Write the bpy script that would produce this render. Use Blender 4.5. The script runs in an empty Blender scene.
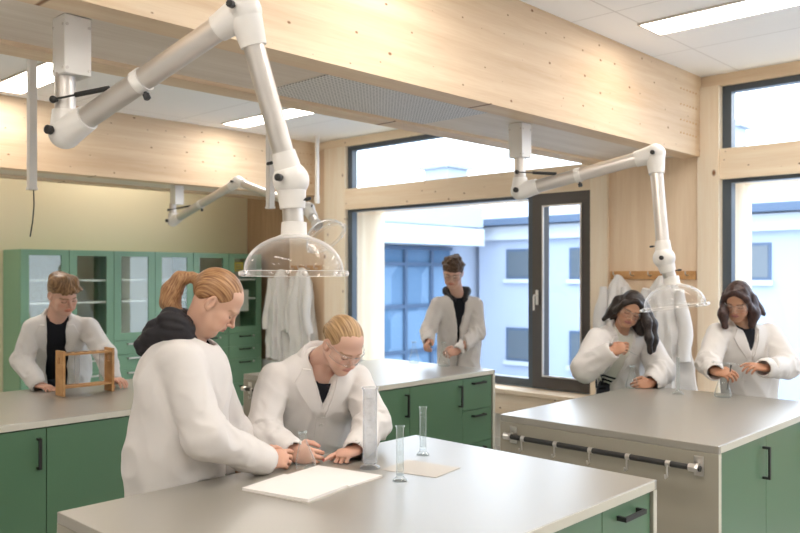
import bpy, bmesh, math, random
import numpy as np
from mathutils import Vector, Matrix
from mathutils.bvhtree import BVHTree

random.seed(7)
sc = bpy.context.scene
COL = sc.collection
PI = math.pi
LED, SKY, EXPOSURE = 15.0, 4.2, 0.45

# ------------------------------------------------------------------ place frame
# X runs along the benches towards the window wall, Y towards the cabinet wall.
EYE, FPX, PX0, PY0 = 1.67, 804.0, 400.0, 274.0
FW = Vector((0.7244, 0.6894, 0.0)); RT = Vector((0.6894, -0.7244, 0.0)); UP = Vector((0, 0, 1))

def P(px, py, D):
    """point seen at a photo pixel, D metres deep"""
    return FW * D + RT * ((px - PX0) / FPX * D) + UP * (EYE - (py - PY0) / FPX * D)

def on(px, py, z):
    return P(px, py, (EYE - z) * FPX / (py - PY0))

def CV(r, u, f):
    """direction from right / up / away components"""
    v = RT * r + UP * u + FW * f
    return v.normalized()

# ------------------------------------------------------------------ materials
def new_mat(name):
    m = bpy.data.materials.new(name); m.use_nodes = True
    nt = m.node_tree
    return m, nt, nt.nodes, nt.links, nt.nodes['Principled BSDF']

def flat(name, col, rough=0.5, metal=0.0, bump=0.0, bscale=40.0, spec=0.5, var=0.0):
    m, nt, N, L, B = new_mat(name)
    B.inputs['Base Color'].default_value = (*col, 1)
    B.inputs['Roughness'].default_value = rough
    B.inputs['Metallic'].default_value = metal
    B.inputs['Specular IOR Level'].default_value = spec
    if bump or var:
        tc = N.new('ShaderNodeTexCoord'); no = N.new('ShaderNodeTexNoise')
        no.inputs['Scale'].default_value = bscale; no.inputs['Detail'].default_value = 4
        L.new(tc.outputs['Object'], no.inputs['Vector'])
        if bump:
            bp = N.new('ShaderNodeBump'); bp.inputs['Strength'].default_value = bump
            bp.inputs['Distance'].default_value = 0.004
            L.new(no.outputs['Fac'], bp.inputs['Height']); L.new(bp.outputs['Normal'], B.inputs['Normal'])
        if var:
            mx = N.new('ShaderNodeMix'); mx.data_type = 'RGBA'
            mx.inputs[6].default_value = (*[c * (1 - var) for c in col], 1)
            mx.inputs[7].default_value = (*[min(1, c * (1 + var)) for c in col], 1)
            L.new(no.outputs['Fac'], mx.inputs[0]); L.new(mx.outputs[2], B.inputs['Base Color'])
    return m

def wood(name, c1, c2, axis='X', knots=True, rough=0.55, plank=0.0, kn=4.2):
    m, nt, N, L, B = new_mat(name)
    B.inputs['Roughness'].default_value = rough
    B.inputs['Specular IOR Level'].default_value = 0.3
    tc = N.new('ShaderNodeTexCoord')
    mp = N.new('ShaderNodeMapping')
    s = {'X': (0.35, 5.0, 7.0), 'Y': (5.0, 0.35, 7.0), 'Z': (5.0, 6.0, 0.35)}[axis]
    mp.inputs['Scale'].default_value = s
    L.new(tc.outputs['Object'], mp.inputs['Vector'])
    n1 = N.new('ShaderNodeTexNoise'); n1.inputs['Scale'].default_value = 2.0
    n1.inputs['Detail'].default_value = 6; n1.inputs['Distortion'].default_value = 0.6
    L.new(mp.outputs['Vector'], n1.inputs['Vector'])
    n2 = N.new('ShaderNodeTexNoise'); n2.inputs['Scale'].default_value = 14.0
    n2.inputs['Detail'].default_value = 3; n2.inputs['Distortion'].default_value = 0.4
    L.new(mp.outputs['Vector'], n2.inputs['Vector'])
    ad = N.new('ShaderNodeMath'); ad.operation = 'MULTIPLY_ADD'
    ad.inputs[1].default_value = 0.45; L.new(n2.outputs['Fac'], ad.inputs[0]); L.new(n1.outputs['Fac'], ad.inputs[2])
    rp = N.new('ShaderNodeValToRGB')
    rp.color_ramp.elements[0].position = 0.50; rp.color_ramp.elements[0].color = (*c1, 1)
    rp.color_ramp.elements[1].position = 0.98; rp.color_ramp.elements[1].color = (*c2, 1)
    L.new(ad.outputs[0], rp.inputs['Fac'])
    col = rp.outputs['Color']
    if plank:
        br = N.new('ShaderNodeTexNoise'); br.inputs['Scale'].default_value = 1.0; br.inputs['Detail'].default_value = 0
        mp3 = N.new('ShaderNodeMapping')
        mp3.inputs['Scale'].default_value = {'X': (0.25, 1, plank), 'Y': (1, .25, plank), 'Z': (plank, plank, .2)}[axis]
        L.new(tc.outputs['Object'], mp3.inputs['Vector']); L.new(mp3.outputs['Vector'], br.inputs['Vector'])
        mxp = N.new('ShaderNodeMix'); mxp.data_type = 'RGBA'; mxp.blend_type = 'MULTIPLY'
        rr = N.new('ShaderNodeValToRGB')
        rr.color_ramp.elements[0].position = .35; rr.color_ramp.elements[0].color = (.86, .82, .78, 1)
        rr.color_ramp.elements[1].position = .65; rr.color_ramp.elements[1].color = (1, 1, 1, 1)
        L.new(br.outputs['Fac'], rr.inputs['Fac'])
        mxp.inputs[0].default_value = 1.0
        L.new(col, mxp.inputs[6]); L.new(rr.outputs['Color'], mxp.inputs[7]); col = mxp.outputs[2]
    if knots:
        mp2 = N.new('ShaderNodeMapping')
        mp2.inputs['Scale'].default_value = {'X': (.75, 1.2, 1.2), 'Y': (1.2, .75, 1.2), 'Z': (1.2, 1.2, .75)}[axis]
        L.new(tc.outputs['Object'], mp2.inputs['Vector'])
        sx = N.new('ShaderNodeSeparateXYZ'); cx_ = N.new('ShaderNodeCombineXYZ'); L.new(mp2.outputs['Vector'], sx.inputs['Vector'])
        L.new(sx.outputs['X' if axis == 'X' else 'Y'], cx_.inputs['X']); L.new(sx.outputs['Z'], cx_.inputs['Y'])
        vo = N.new('ShaderNodeTexVoronoi'); vo.voronoi_dimensions = '2D'; vo.inputs['Scale'].default_value = kn * 1.6
        L.new(cx_.outputs['Vector'], vo.inputs['Vector'])
        sep = N.new('ShaderNodeSeparateColor'); L.new(vo.outputs['Color'], sep.inputs['Color'])
        # knot radius varies per cell, many cells carry none
        th = N.new('ShaderNodeMapRange'); th.inputs['From Min'].default_value = 0.25; th.inputs['From Max'].default_value = 1.0
        th.inputs['To Min'].default_value = 0.0; th.inputs['To Max'].default_value = 0.085
        L.new(sep.outputs['Red'], th.inputs['Value'])
        dv = N.new('ShaderNodeMath'); dv.operation = 'SUBTRACT'
        L.new(th.outputs['Result'], dv.inputs[0]); L.new(vo.outputs['Distance'], dv.inputs[1])
        ml = N.new('ShaderNodeMath'); ml.operation = 'MULTIPLY'; ml.use_clamp = True; ml.inputs[1].default_value = 22.0
        L.new(dv.outputs[0], ml.inputs[0])
        mx = N.new('ShaderNodeMix'); mx.data_type = 'RGBA'
        mx.inputs[7].default_value = (0.27, 0.13, 0.06, 1)
        L.new(ml.outputs[0], mx.inputs[0]); L.new(col, mx.inputs[6]); col = mx.outputs[2]
    L.new(col, B.inputs['Base Color'])
    return m

def clear(name, tint=(1, 1, 1), edge=(0.85, 0.9, 0.92), base=0.03, edge_w=0.55, ior=1.45, rough=0.02, blend=0.5):
    """thin clear glass or plastic: see-through face-on, brighter glossy rim at grazing angles"""
    m = bpy.data.materials.new(name); m.use_nodes = True
    nt = m.node_tree; N = nt.nodes; L = nt.links
    for n in list(N):
        N.remove(n)
    out = N.new('ShaderNodeOutputMaterial')
    tr = N.new('ShaderNodeBsdfTransparent'); tr.inputs['Color'].default_value = (*tint, 1)
    gl = N.new('ShaderNodeBsdfGlossy'); gl.inputs['Roughness'].default_value = rough
    df = N.new('ShaderNodeBsdfTranslucent'); df.inputs['Color'].default_value = (*edge, 1)
    d2 = N.new('ShaderNodeBsdfDiffuse'); d2.inputs['Color'].default_value = (*edge, 1)
    md = N.new('ShaderNodeMixShader'); md.inputs[0].default_value = .5
    L.new(df.outputs[0], md.inputs[1]); L.new(d2.outputs[0], md.inputs[2])
    lf = N.new('ShaderNodeLayerWeight'); lf.inputs['Blend'].default_value = .5
    p5 = N.new('ShaderNodeMath'); p5.operation = 'POWER'; p5.inputs[1].default_value = 5.0
    L.new(lf.outputs['Facing'], p5.inputs[0])
    f0 = ((ior - 1) / (ior + 1)) ** 2
    fr = N.new('ShaderNodeMath'); fr.operation = 'MULTIPLY_ADD'; fr.inputs[1].default_value = 1 - f0; fr.inputs[2].default_value = f0
    L.new(p5.outputs[0], fr.inputs[0])
    m1 = N.new('ShaderNodeMixShader')
    L.new(fr.outputs[0], m1.inputs[0]); L.new(tr.outputs[0], m1.inputs[1]); L.new(gl.outputs[0], m1.inputs[2])
    if edge_w <= 0:
        L.new(m1.outputs[0], out.inputs['Surface'])
        return m
    lw = N.new('ShaderNodeLayerWeight'); lw.inputs['Blend'].default_value = blend
    pw = N.new('ShaderNodeMath'); pw.operation = 'POWER'; pw.inputs[1].default_value = 3.0
    L.new(lw.outputs['Facing'], pw.inputs[0])
    mm = N.new('ShaderNodeMath'); mm.operation = 'MULTIPLY_ADD'; mm.use_clamp = True
    mm.inputs[1].default_value = edge_w; mm.inputs[2].default_value = base
    L.new(pw.outputs[0], mm.inputs[0])
    m2 = N.new('ShaderNodeMixShader')
    L.new(mm.outputs[0], m2.inputs[0]); L.new(m1.outputs[0], m2.inputs[1]); L.new(md.outputs[0], m2.inputs[2])
    L.new(m2.outputs[0], out.inputs['Surface'])
    return m

def emit(name, col, s):
    m = bpy.data.materials.new(name); m.use_nodes = True
    nt = m.node_tree; N = nt.nodes
    for n in list(N):
        N.remove(n)
    out = N.new('ShaderNodeOutputMaterial'); e = N.new('ShaderNodeEmission')
    e.inputs['Color'].default_value = (*col, 1); e.inputs['Strength'].default_value = s
    nt.links.new(e.outputs[0], out.inputs['Surface'])
    return m

M = {}
M['spruce'] = wood('spruce_beam', (.84, .68, .495), (.72, .525, .34), 'X', plank=5.0)
M['spruce_y'] = wood('spruce_rail', (.96, .83, .65), (.87, .69, .49), 'Y', plank=5.0)
M['spruce_z'] = wood('spruce_post', (.96, .86, .70), (.90, .75, .57), 'Z', plank=4.0, kn=2.0)
M['pale_z'] = wood('pale_cladding', (.88, .76, .58), (.80, .64, .44), 'Z', knots=False, plank=9.0)
M['ply'] = wood('ply_panel', (.92, .75, .56), (.82, .63, .44), 'Z', knots=False, plank=3.0)
M['soffit'] = wood('pale_soffit', (.84, .76, .67), (.72, .63, .53), 'X', knots=False, plank=2.0)  # one paler timber tone along the whole panel
M['rackwood'] = wood('rack_wood', (.66, .38, .17), (.50, .26, .10), 'X', knots=False)
M['brown'] = wood('shaded_timber', (.42, .28, .17), (.30, .19, .11), 'Z', knots=False)  # post side in shade: the darkening is put into the timber colour
M['ceiling'] = None
M['wallcream'] = flat('cream_paint', (.74, .685, .50), .6, bump=.05, bscale=60)
M['white'] = flat('white_paint', (.82, .82, .80), .6)
M['worktop'] = flat('greige_laminate', (.29, .27, .228), .36, spec=1.0, var=.03, bscale=300)
_b = M['worktop'].node_tree.nodes['Principled BSDF']; _b.inputs['Coat IOR'].default_value = 1.85; _b.inputs['Coat Weight'].default_value = .9; _b.inputs['Coat Roughness'].default_value = .34
M['panel'] = flat('greige_panel', (.335, .31, .25), .42, var=.03, bscale=300)
M['lip'] = flat('cream_edging', (.66, .635, .54), .45)
M['green'] = flat('green_laminate', (.098, .20, .112), .36, spec=.7, var=.04, bscale=200)
M['cabgreen'] = flat('cabinet_green', (.185, .35, .23), .34, var=.03, bscale=100)
M['black'] = flat('black_metal', (.022, .022, .022), .42)
M['alu'] = flat('brushed_aluminium', (.74, .72, .70), .30, 1.0)
M['alusatin'] = flat('satin_aluminium', (.70, .66, .62), .38, .85)
M['armwhite'] = flat('white_plastic', (.83, .80, .76), .35)
M['frame'] = flat('dark_window_frame', (.075, .095, .115), .3)
M['framewarm'] = flat('dark_casement_frame', (.085, .075, .068), .4)
M['floor'] = flat('grey_vinyl', (.55, .54, .52), .4, var=.05, bscale=30)
M['pane'] = clear('window_glass', (.98, .99, 1.0), edge_w=0, ior=1.3)
M['cabglass'] = clear('cabinet_glass', (.94, .97, .95), edge_w=0, ior=1.6)
M['glass'] = clear('lab_glass', (.97, .985, .985), (.80, .88, .88), .03, .75)
M['dome'] = clear('clear_acrylic', (1, .995, .99), (.92, .90, .88), .03, .85, ior=1.4)
M['goggle'] = clear('goggle_plastic', (.97, .97, .97), (.9, .9, .9), .05, .8)
M['cloudy'] = clear('cloudy_plastic', (.95, .96, .97), (.85, .86, .88), .16, .7)
M['paper'] = flat('white_paper', (.86, .83, .80), .7)
M['greypaper'] = flat('grey_card', (.56, .52, .47), .6)
M['yellow'] = flat('yellow_print', (.70, .55, .06), .6)
M['print'] = flat('grey_print', (.25, .25, .25), .6)
M['shelf'] = flat('white_shelf', (.85, .85, .82), .4)
M['cabin'] = flat('cabinet_lining', (.80, .76, .64), .6)
M['extwall'] = flat('pale_blue_render', (.34, .40, .51), .8, var=.03, bscale=2)
M['extwhite'] = flat('white_render', (.46, .51, .57), .7)
M['chimney'] = flat('pale_chimney_render', (.33, .39, .44), .8)
M['extglass'] = flat('reflective_glazing', (.12, .22, .40), .08, 0.0, spec=.9)
M['extframe'] = flat('blue_grey_mullion', (.06, .10, .17), .5)
M['slate'] = flat('roof_slate', (.30, .33, .38), .7, bump=.5, bscale=8, var=.25)
M['extpane'] = flat('outer_window_pane', (.10, .125, .15), .2)
M['ground'] = flat('courtyard_paving', (.45, .47, .50), .8)

def ceiling_mat():
    m, nt, N, L, B = new_mat('ceiling_tiles')
    B.inputs['Roughness'].default_value = .8
    tc = N.new('ShaderNodeTexCoord'); br = N.new('ShaderNodeTexBrick')
    br.offset = 0.0
    br.inputs['Color1'].default_value = (.93, .925, .91, 1); br.inputs['Color2'].default_value = (.92, .915, .90, 1)
    br.inputs['Mortar'].default_value = (.74, .73, .71, 1)
    br.inputs['Scale'].default_value = 1.0; br.inputs['Mortar Size'].default_value = .006
    br.inputs['Brick Width'].default_value = 1.1; br.inputs['Row Height'].default_value = 2.4
    L.new(tc.outputs['Object'], br.inputs['Vector']); L.new(br.outputs['Color'], B.inputs['Base Color'])
    return m
M['ceiling'] = ceiling_mat()

def perforated_mat():
    m, nt, N, L, B = new_mat('perforated_grille')
    B.inputs['Roughness'].default_value = .5
    tc = N.new('ShaderNodeTexCoord'); vo = N.new('ShaderNodeTexVoronoi')
    vo.inputs['Scale'].default_value = 42.0; vo.inputs['Randomness'].default_value = 0.0
    L.new(tc.outputs['Object'], vo.inputs['Vector'])
    rp = N.new('ShaderNodeValToRGB')
    rp.color_ramp.elements[0].position = .26; rp.color_ramp.elements[0].color = (.22, .21, .20, 1)
    rp.color_ramp.elements[1].position = .34; rp.color_ramp.elements[1].color = (.72, .70, .67, 1)
    L.new(vo.outputs['Distance'], rp.inputs['Fac']); L.new(rp.outputs['Color'], B.inputs['Base Color'])
    return m
M['grille'] = perforated_mat()

def glazing_mat():
    """mottled blue reflections painted into the glass colour by cell, under the real gloss"""
    m, nt, N, L, B = new_mat('glazing_painted_reflections')
    B.inputs['Roughness'].default_value = .12
    tc = N.new('ShaderNodeTexCoord'); vo = N.new('ShaderNodeTexVoronoi')
    vo.distance = 'CHEBYCHEV'; vo.inputs['Scale'].default_value = .8; vo.inputs['Randomness'].default_value = .5
    L.new(tc.outputs['Object'], vo.inputs['Vector'])
    rp = N.new('ShaderNodeValToRGB')
    rp.color_ramp.elements[0].color = (.06, .13, .23, 1); rp.color_ramp.elements[1].color = (.20, .31, .45, 1)
    sp = N.new('ShaderNodeSeparateColor'); L.new(vo.outputs['Color'], sp.inputs['Color'])
    L.new(sp.outputs['Red'], rp.inputs['Fac']); L.new(rp.outputs['Color'], B.inputs['Base Color'])
    return m
M['extglass'] = glazing_mat()

# ------------------------------------------------------------------ mesh helpers
class MB:
    def __init__(s):
        s.v = []; s.f = []
    def add(s, vs, fs):
        b = len(s.v); s.v += [tuple(v) for v in vs]; s.f += [tuple(b + i for i in f) for f in fs]; return s
    def box(s, x0, x1, y0, y1, z0, z1, bev=0.0):
        if bev:
            bm = bmesh.new(); bmesh.ops.create_cube(bm, size=1.0)
            for v in bm.verts:
                v.co = Vector((x0 + (v.co.x + .5) * (x1 - x0), y0 + (v.co.y + .5) * (y1 - y0), z0 + (v.co.z + .5) * (z1 - z0)))
            bmesh.ops.bevel(bm, geom=list(bm.edges), offset=bev, segments=2, affect='EDGES', profile=.5)
            bm.verts.index_update()
            s.add([v.co.copy() for v in bm.verts], [[v.index for v in f.verts] for f in bm.faces]); bm.free(); return s
        c = [(x, y, z) for x in (x0, x1) for y in (y0, y1) for z in (z0, z1)]
        return s.add(c, [(0, 1, 3, 2), (4, 6, 7, 5), (0, 4, 5, 1), (2, 3, 7, 6), (0, 2, 6, 4), (1, 5, 7, 3)])
    def obox(s, c, ax, ay, az, hx, hy, hz):
        pts = []
        for i in (-1, 1):
            for j in (-1, 1):
                for k in (-1, 1):
                    pts.append(Vector(c) + ax * hx * i + ay * hy * j + az * hz * k)
        return s.add(pts, [(0, 1, 3, 2), (4, 6, 7, 5), (0, 4, 5, 1), (2, 3, 7, 6), (0, 2, 6, 4), (1, 5, 7, 3)])
    def tube(s, pts, rad, n=16, cap=True):
        pts = [Vector(p) for p in pts]
        if not isinstance(rad, (list, tuple)):
            rad = [rad] * len(pts)
        rings = []
        t0 = (pts[1] - pts[0]).normalized()
        ref = Vector((0, 0, 1)) if abs(t0.z) < .9 else Vector((1, 0, 0))
        u = t0.cross(ref).normalized()
        vs = []
        for i, p in enumerate(pts):
            t = (pts[min(i + 1, len(pts) - 1)] - pts[max(i - 1, 0)]).normalized()
            u = (u - t * u.dot(t)).normalized(); w = t.cross(u)
            for k in range(n):
                a = 2 * PI * k / n
                vs.append(p + (u * math.cos(a) + w * math.sin(a)) * rad[i])
        fs = []
        for i in range(len(pts) - 1):
            for k in range(n):
                fs.append((i * n + k, i * n + (k + 1) % n, (i + 1) * n + (k + 1) % n, (i + 1) * n + k))
        if cap:
            fs.append(tuple(range(n - 1, -1, -1))); fs.append(tuple((len(pts) - 1) * n + k for k in range(n)))
        return s.add(vs, fs)
    def lathe(s, prof, c, axis=UP, n=32, cap=False):
        """prof: (radius, height) pairs along axis from c"""
        axis = Vector(axis).normalized()
        ref = Vector((1, 0, 0)) if abs(axis.x) < .9 else Vector((0, 1, 0))
        u = axis.cross(ref).normalized(); w = axis.cross(u)
        vs = []
        for r, h in prof:
            for k in range(n):
                a = 2 * PI * k / n
                vs.append(Vector(c) + axis * h + (u * math.cos(a) + w * math.sin(a)) * r)
        fs = []
        for i in range(len(prof) - 1):
            for k in range(n):
                fs.append((i * n + k, i * n + (k + 1) % n, (i + 1) * n + (k + 1) % n, (i + 1) * n + k))
        if cap:
            fs.append(tuple(range(n - 1, -1, -1))); fs.append(tuple((len(prof) - 1) * n + k for k in range(n)))
        return s.add(vs, fs)
    def ball(s, c, r, n=20, m=12, sc3=(1, 1, 1), rot=None):
        vs = []; fs = []
        for i in range(m + 1):
            th = PI * i / m
            for k in range(n):
                a = 2 * PI * k / n
                v = Vector((math.sin(th) * math.cos(a) * sc3[0], math.sin(th) * math.sin(a) * sc3[1], math.cos(th) * sc3[2])) * r
                if rot is not None:
                    v = rot @ v
                vs.append(Vector(c) + v)
        for i in range(m):
            for k in range(n):
                fs.append((i * n + k, (i + 1) * n + k, (i + 1) * n + (k + 1) % n, i * n + (k + 1) % n))
        return s.add(vs, fs)
    def prism(s, poly, h):
        """closed polygon (list of 3D points) extruded by vector h"""
        n = len(poly); h = Vector(h)
        vs = [Vector(p) for p in poly] + [Vector(p) + h for p in poly]
        fs = [tuple(range(n - 1, -1, -1)), tuple(range(n, 2 * n))] + [(i, (i + 1) % n, n + (i + 1) % n, n + i) for i in range(n)]
        return s.add(vs, fs)

def obj(name, mb, mat, parent=None, smooth=False, label=None, cat=None, group=None, kind=None, base=None):
    """one mesh object; base = world point that becomes its origin (child meshes are relative to the parent origin)"""
    me = bpy.data.meshes.new(name)
    off = Vector((0, 0, 0))
    if base is not None:
        off = Vector(base)
    elif parent is not None:
        off = parent.matrix_world_base if hasattr(parent, 'matrix_world_base') else Vector(parent['_b']) if '_b' in parent else Vector((0, 0, 0))
    me.from_pydata([tuple(Vector(v) - off) for v in mb.v], [], mb.f)
    bm = bmesh.new(); bm.from_mesh(me)
    bmesh.ops.recalc_face_normals(bm, faces=bm.faces); bm.to_mesh(me); bm.free()
    if smooth:
        me.polygons.foreach_set('use_smooth', [True] * len(me.polygons))
        try:
            me.set_sharp_from_angle(angle=math.radians(40))
        except Exception:
            pass
    me.materials.append(mat)
    o = bpy.data.objects.new(name, me); COL.objects.link(o)
    if parent is not None:
        o.parent = parent
        o['_b'] = list(off)
    elif base is not None:
        o.location = off; o['_b'] = list(off)
    tag(o, label, cat, group, kind)
    return o

def tag(o, label=None, cat=None, group=None, kind=None):
    if label: o['label'] = label
    if cat: o['category'] = cat
    if group: o['group'] = group
    if kind: o['kind'] = kind
    return o

def empty(name, base, label=None, cat=None, group=None, kind=None):
    o = bpy.data.objects.new(name, None); COL.objects.link(o)
    o.location = base; o['_b'] = list(base); o.empty_display_size = .1
    return tag(o, label, cat, group, kind)

def copy_tree(o, delta, label=None):
    """a copy of a thing and of each of its parts and sub-parts"""
    c = o.copy(); COL.objects.link(c); c.location = o.location + Vector(delta)
    if label: c['label'] = label
    def kids(src, dst):
        for ch in [x for x in src.children]:
            d = ch.copy(); COL.objects.link(d); d.parent = dst
            kids(ch, d)
    kids(o, c)
    return c

def struct(name, mb, mat, smooth=False, parent=None):
    return obj(name, mb, mat, parent, smooth, kind=None if parent else 'structure')
# ------------------------------------------------------------------ the room
XW, YW, ZC = 6.35, 8.92, 3.25          # window wall, cabinet wall, ceiling
XL, YB = -3.2, -4.0
ZS = 2.61                               # underside of the beams
struct('floor', MB().box(XL, XW, YB, YW, -.12, 0), M['floor'])
struct('ceiling', MB().box(XL, XW + .3, YB, YW, ZC, ZC + .12), M['ceiling'])
struct('wall_back', MB().box(XL, XW + .3, YW, YW + .12, 0, ZC), M['wallcream'])
struct('wall_left', MB().box(XL - .12, XL, YB, YW, 0, ZC), M['white'])
struct('wall_front', MB().box(XL, XW, YB - .12, YB, 0, ZC), M['white'])

# window wall: white parapet, timber posts, rails, panels
WINS = [(3.69, 6.93), (-.75, 2.55), (-3.7, -1.45)]
SILL, HEAD, TR0, TR1, TOP = .60, 2.42, 2.42, 2.66, 3.16
EXT = XW + .62
mb = MB()
mb.box(XW, EXT, YB, YW, -.2, SILL - .04)
struct('wall_right', mb, M['white'])
struct('trim_1', MB().box(XW + .002, XW + .14, YB, 7.30, TR0, TR1).box(XW + .14, EXT, YB, 7.30, TR0, TR0 + .05), M['spruce_y'])           # transom rail
struct('trim_2', MB().box(XW + .002, XW + .14, YB, YW, TOP, ZC), M['spruce_y'])              # head board
def post(y0, y1, mat, name, x0=XW, z0=SILL - .04, z1=TOP):
    struct(name, MB().box(x0, EXT, y0, y1, z0, TR0).box(x0, XW + .14, y0, y1, TR0, z1), mat)
post(6.93, 7.30, M['spruce_z'], 'wall_post_far')
post(7.30, 7.98, M['ply'], 'wall_panel_far', XW + .02)
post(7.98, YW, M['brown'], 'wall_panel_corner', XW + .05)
post(3.52, 3.69, M['spruce_z'], 'wall_post_mid', XW - .03)
post(2.72, 3.52, M['ply'], 'wall_panel_mid', XW)
post(2.55, 2.72, M['spruce_z'], 'wall_post_near', XW - .03)
post(-1.45, -.75, M['ply'], 'wall_panel_near')
post(YB, -3.7, M['ply'], 'wall_panel_end')

def window(n, y0, y1, casement=None):
    w = empty('window_%d' % n, (XW, y0, SILL), kind='structure')
    fx0, fx1 = XW + .05, XW + .13
    def frame(a, b, c, d, t=.07, mat=M['frame'], nm='frame', x0=fx0, x1=fx1):
        m = MB()
        m.box(x0, x1, a, a + t, c, d); m.box(x0, x1, b - t, b, c, d)
        m.box(x0, x1, a + t, b - t, c, c + t); m.box(x0, x1, a + t, b - t, d - t, d)
        return obj(nm, m, mat, w)
    if casement:
        a, b = casement
        frame(b, y1, SILL, HEAD + .04)
        obj('glass', MB().box(fx0 + .03, fx0 + .036, b + .075, y1 - .075, SILL + .075, HEAD - .075), M['pane'], w)
        s = frame(a, b, SILL, HEAD, .11, M['framewarm'], 'sash', fx0 - .035, fx1)
        m = MB(); m.box(fx0 - .045, fx0 - .03, a + .11, a + .125, SILL + .11, HEAD - .11); m.box(fx0 - .045, fx0 - .03, b - .125, b - .11, SILL + .11, HEAD - .11)
        m.box(fx0 - .045, fx0 - .03, a + .125, b - .125, SILL + .11, SILL + .125); m.box(fx0 - .045, fx0 - .03, a + .125, b - .125, HEAD - .125, HEAD - .11)
        obj('glazing_bead', m, M['alusatin'], s)
        obj('glass', MB().box(fx0, fx0 + .006, a + .11, b - .11, SILL + .11, HEAD - .11), M['pane'], w)
        hz = 1.40; hy = b - .055; hx = fx0 - .035
        m = MB(); m.box(hx - .012, hx, hy - .014, hy + .014, hz - .02, hz + .12, .004)
        m.tube([(hx - .01, hy, hz + .07), (hx - .055, hy, hz + .07), (hx - .06, hy, hz + .055), (hx - .06, hy, hz - .07)], .009, 10)
        obj('handle', m, M['armwhite'], w, True)
    else:
        frame(y0, y1, SILL, HEAD + .04)
        obj('glass', MB().box(fx0 + .03, fx0 + .036, y0 + .075, y1 - .075, SILL + .075, HEAD - .075), M['pane'], w)
    # upper light
    frame(y0, y1, TR1 - .068, TOP + .02, .07)
    obj('glass', MB().box(fx0 + .03, fx0 + .036, y0 + .07, y1 - .07, TR1, TOP - .05), M['pane'], w)
    # outer timber reveal and sill
    m = MB()
    for a in (y0, y1):
        m.box(XW + .14, EXT + .02, a - .012 if a == y1 else a, a if a == y1 else a + .012, SILL, HEAD)
    obj('reveal', m, M['pale_z'], w)
    obj('outer_sill', MB().box(XW + .13, EXT + .05, y0, y1, SILL - .06, SILL - .01), M['extwhite'], w)
window(1, 3.69, 6.93, (3.69, 4.33))
window(2, -.75, 2.55)
window(3, -3.7, -1.45)

# timber window seat under the sill
seat = struct('trim_3', MB().box(XW - .22, XW + .05, -3.8, 7.1, SILL - .05, SILL - .01, .004), M['spruce_y'])
struct('trim_4', MB().box(XW - .19, XW + .0, -3.8, 7.1, SILL - .25, SILL - .05), M['spruce_y'])
struct('baseboard_right', MB().box(XW - .015, XW, YB, YW, 0, .08), M['white'])

# beams: two glulam members with a soffit panel between them
def beam_pair(y0, y1, tag_n):
    a = struct('beam', MB().box(XL, XW - .001, y0, y0 + .16, ZS, ZC), M['spruce'])
    b = struct('beam', MB().box(XL, XW - .001, y1 - .16, y1, ZS, ZC), M['spruce'])
    struct('ceiling_soffit', MB().box(XL, XW - .001, y0 + .16, y1 - .16, ZS + .02, ZS + .05), M['soffit'])
    m = MB()
    for z in (2.76, 2.86, 2.98, 3.10):
        for k in range(6):
            m.lathe([(.0075, 0), (.0075, .003)], (5.97 + .055 * k, y0 - .0005, z), (0, -1, 0), 8, True)
    obj('dowel_plug', m, M['rackwood'], a)
    return a
beam_pair(2.70, 3.60, 1)
beam_pair(7.42, 8.27, 2)
struct('ceiling_grille', MB().box(2.55, 3.80, 2.88, 3.42, ZS + .012, ZS + .02), M['grille'])

# ------------------------------------------------------------------ ceiling lights
M['led'] = emit('led_panel', (1.0, .93, .85), LED)
def ceiling_light(x0, x1, y0, y1, label):
    e = empty('ceiling_light', ((x0 + x1) / 2, (y0 + y1) / 2, ZC), label, 'ceiling light', 'recessed light panels in the ceiling')
    obj('diffuser', MB().box(x0, x1, y0, y1, ZC - .006, ZC - .001), M['led'], e)
    m = MB(); t = .014
    m.box(x0 - t, x0, y0 - t, y1 + t, ZC - .012, ZC); m.box(x1, x1 + t, y0 - t, y1 + t, ZC - .012, ZC)
    m.box(x0, x1, y0 - t, y0, ZC - .012, ZC); m.box(x0, x1, y1, y1 + t, ZC - .012, ZC)
    obj('frame', m, M['alusatin'], e)
ceiling_light(4.72, 5.00, .80, 2.40, 'bright recessed strip light in the ceiling before the near beam')
ceiling_light(2.52, 2.80, 5.85, 7.22, 'recessed light panel seen behind the white mount of the big extraction arm')
ceiling_light(4.82, 5.10, 5.75, 7.15, 'recessed light panel between the two timber beams, above the window end')
# the same rows run on over the part of the room behind the camera
for (x0, x1, y0, y1, w) in ((2.50, 2.80, .80, 2.40, 'second row'), (.2, .5, .80, 2.40, 'third row'), (.2, .5, 5.2, 6.6, 'far left row'),
                         (4.72, 5.0, -2.6, -1.0, 'rear window side'), (2.5, 2.8, -2.6, -1.0, 'rear middle'), (.2, .5, -2.6, -1.0, 'rear left'), (-2.0, -1.7, .8, 2.4, 'side wall row')):
    ceiling_light(x0, x1, y0, y1, 'recessed light panel out of view in the ceiling, ' + w)

for (x0, x1, w) in ((-.6, .8, 'left'), (1.6, 3.0, 'middle'), (3.8, 5.2, 'window')):  # unseen fill strips, added to brighten the wall over the cabinets
    ceiling_light(x0, x1, 8.44, 8.56, 'added fill strip, unseen behind the far beam, over the green cabinets, ' + w)

# ------------------------------------------------------------------ benches
def bar_handle(m, a, b, out, r=.006, gap=.032):
    a, b, out = Vector(a), Vector(b), Vector(out)
    d = (b - a).normalized()
    side = d.cross(out).normalized()
    for p, q in ((a, b),):
        c = (a + b) / 2 + out * gap
        m.obox(c, d, out, side, (b - a).length / 2 + .006, .005, .008)
    for p in (a, b):
        m.obox(Vector(p) + out * gap * .5, d, out, side, .006, gap * .5, .008)
    return m

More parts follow.
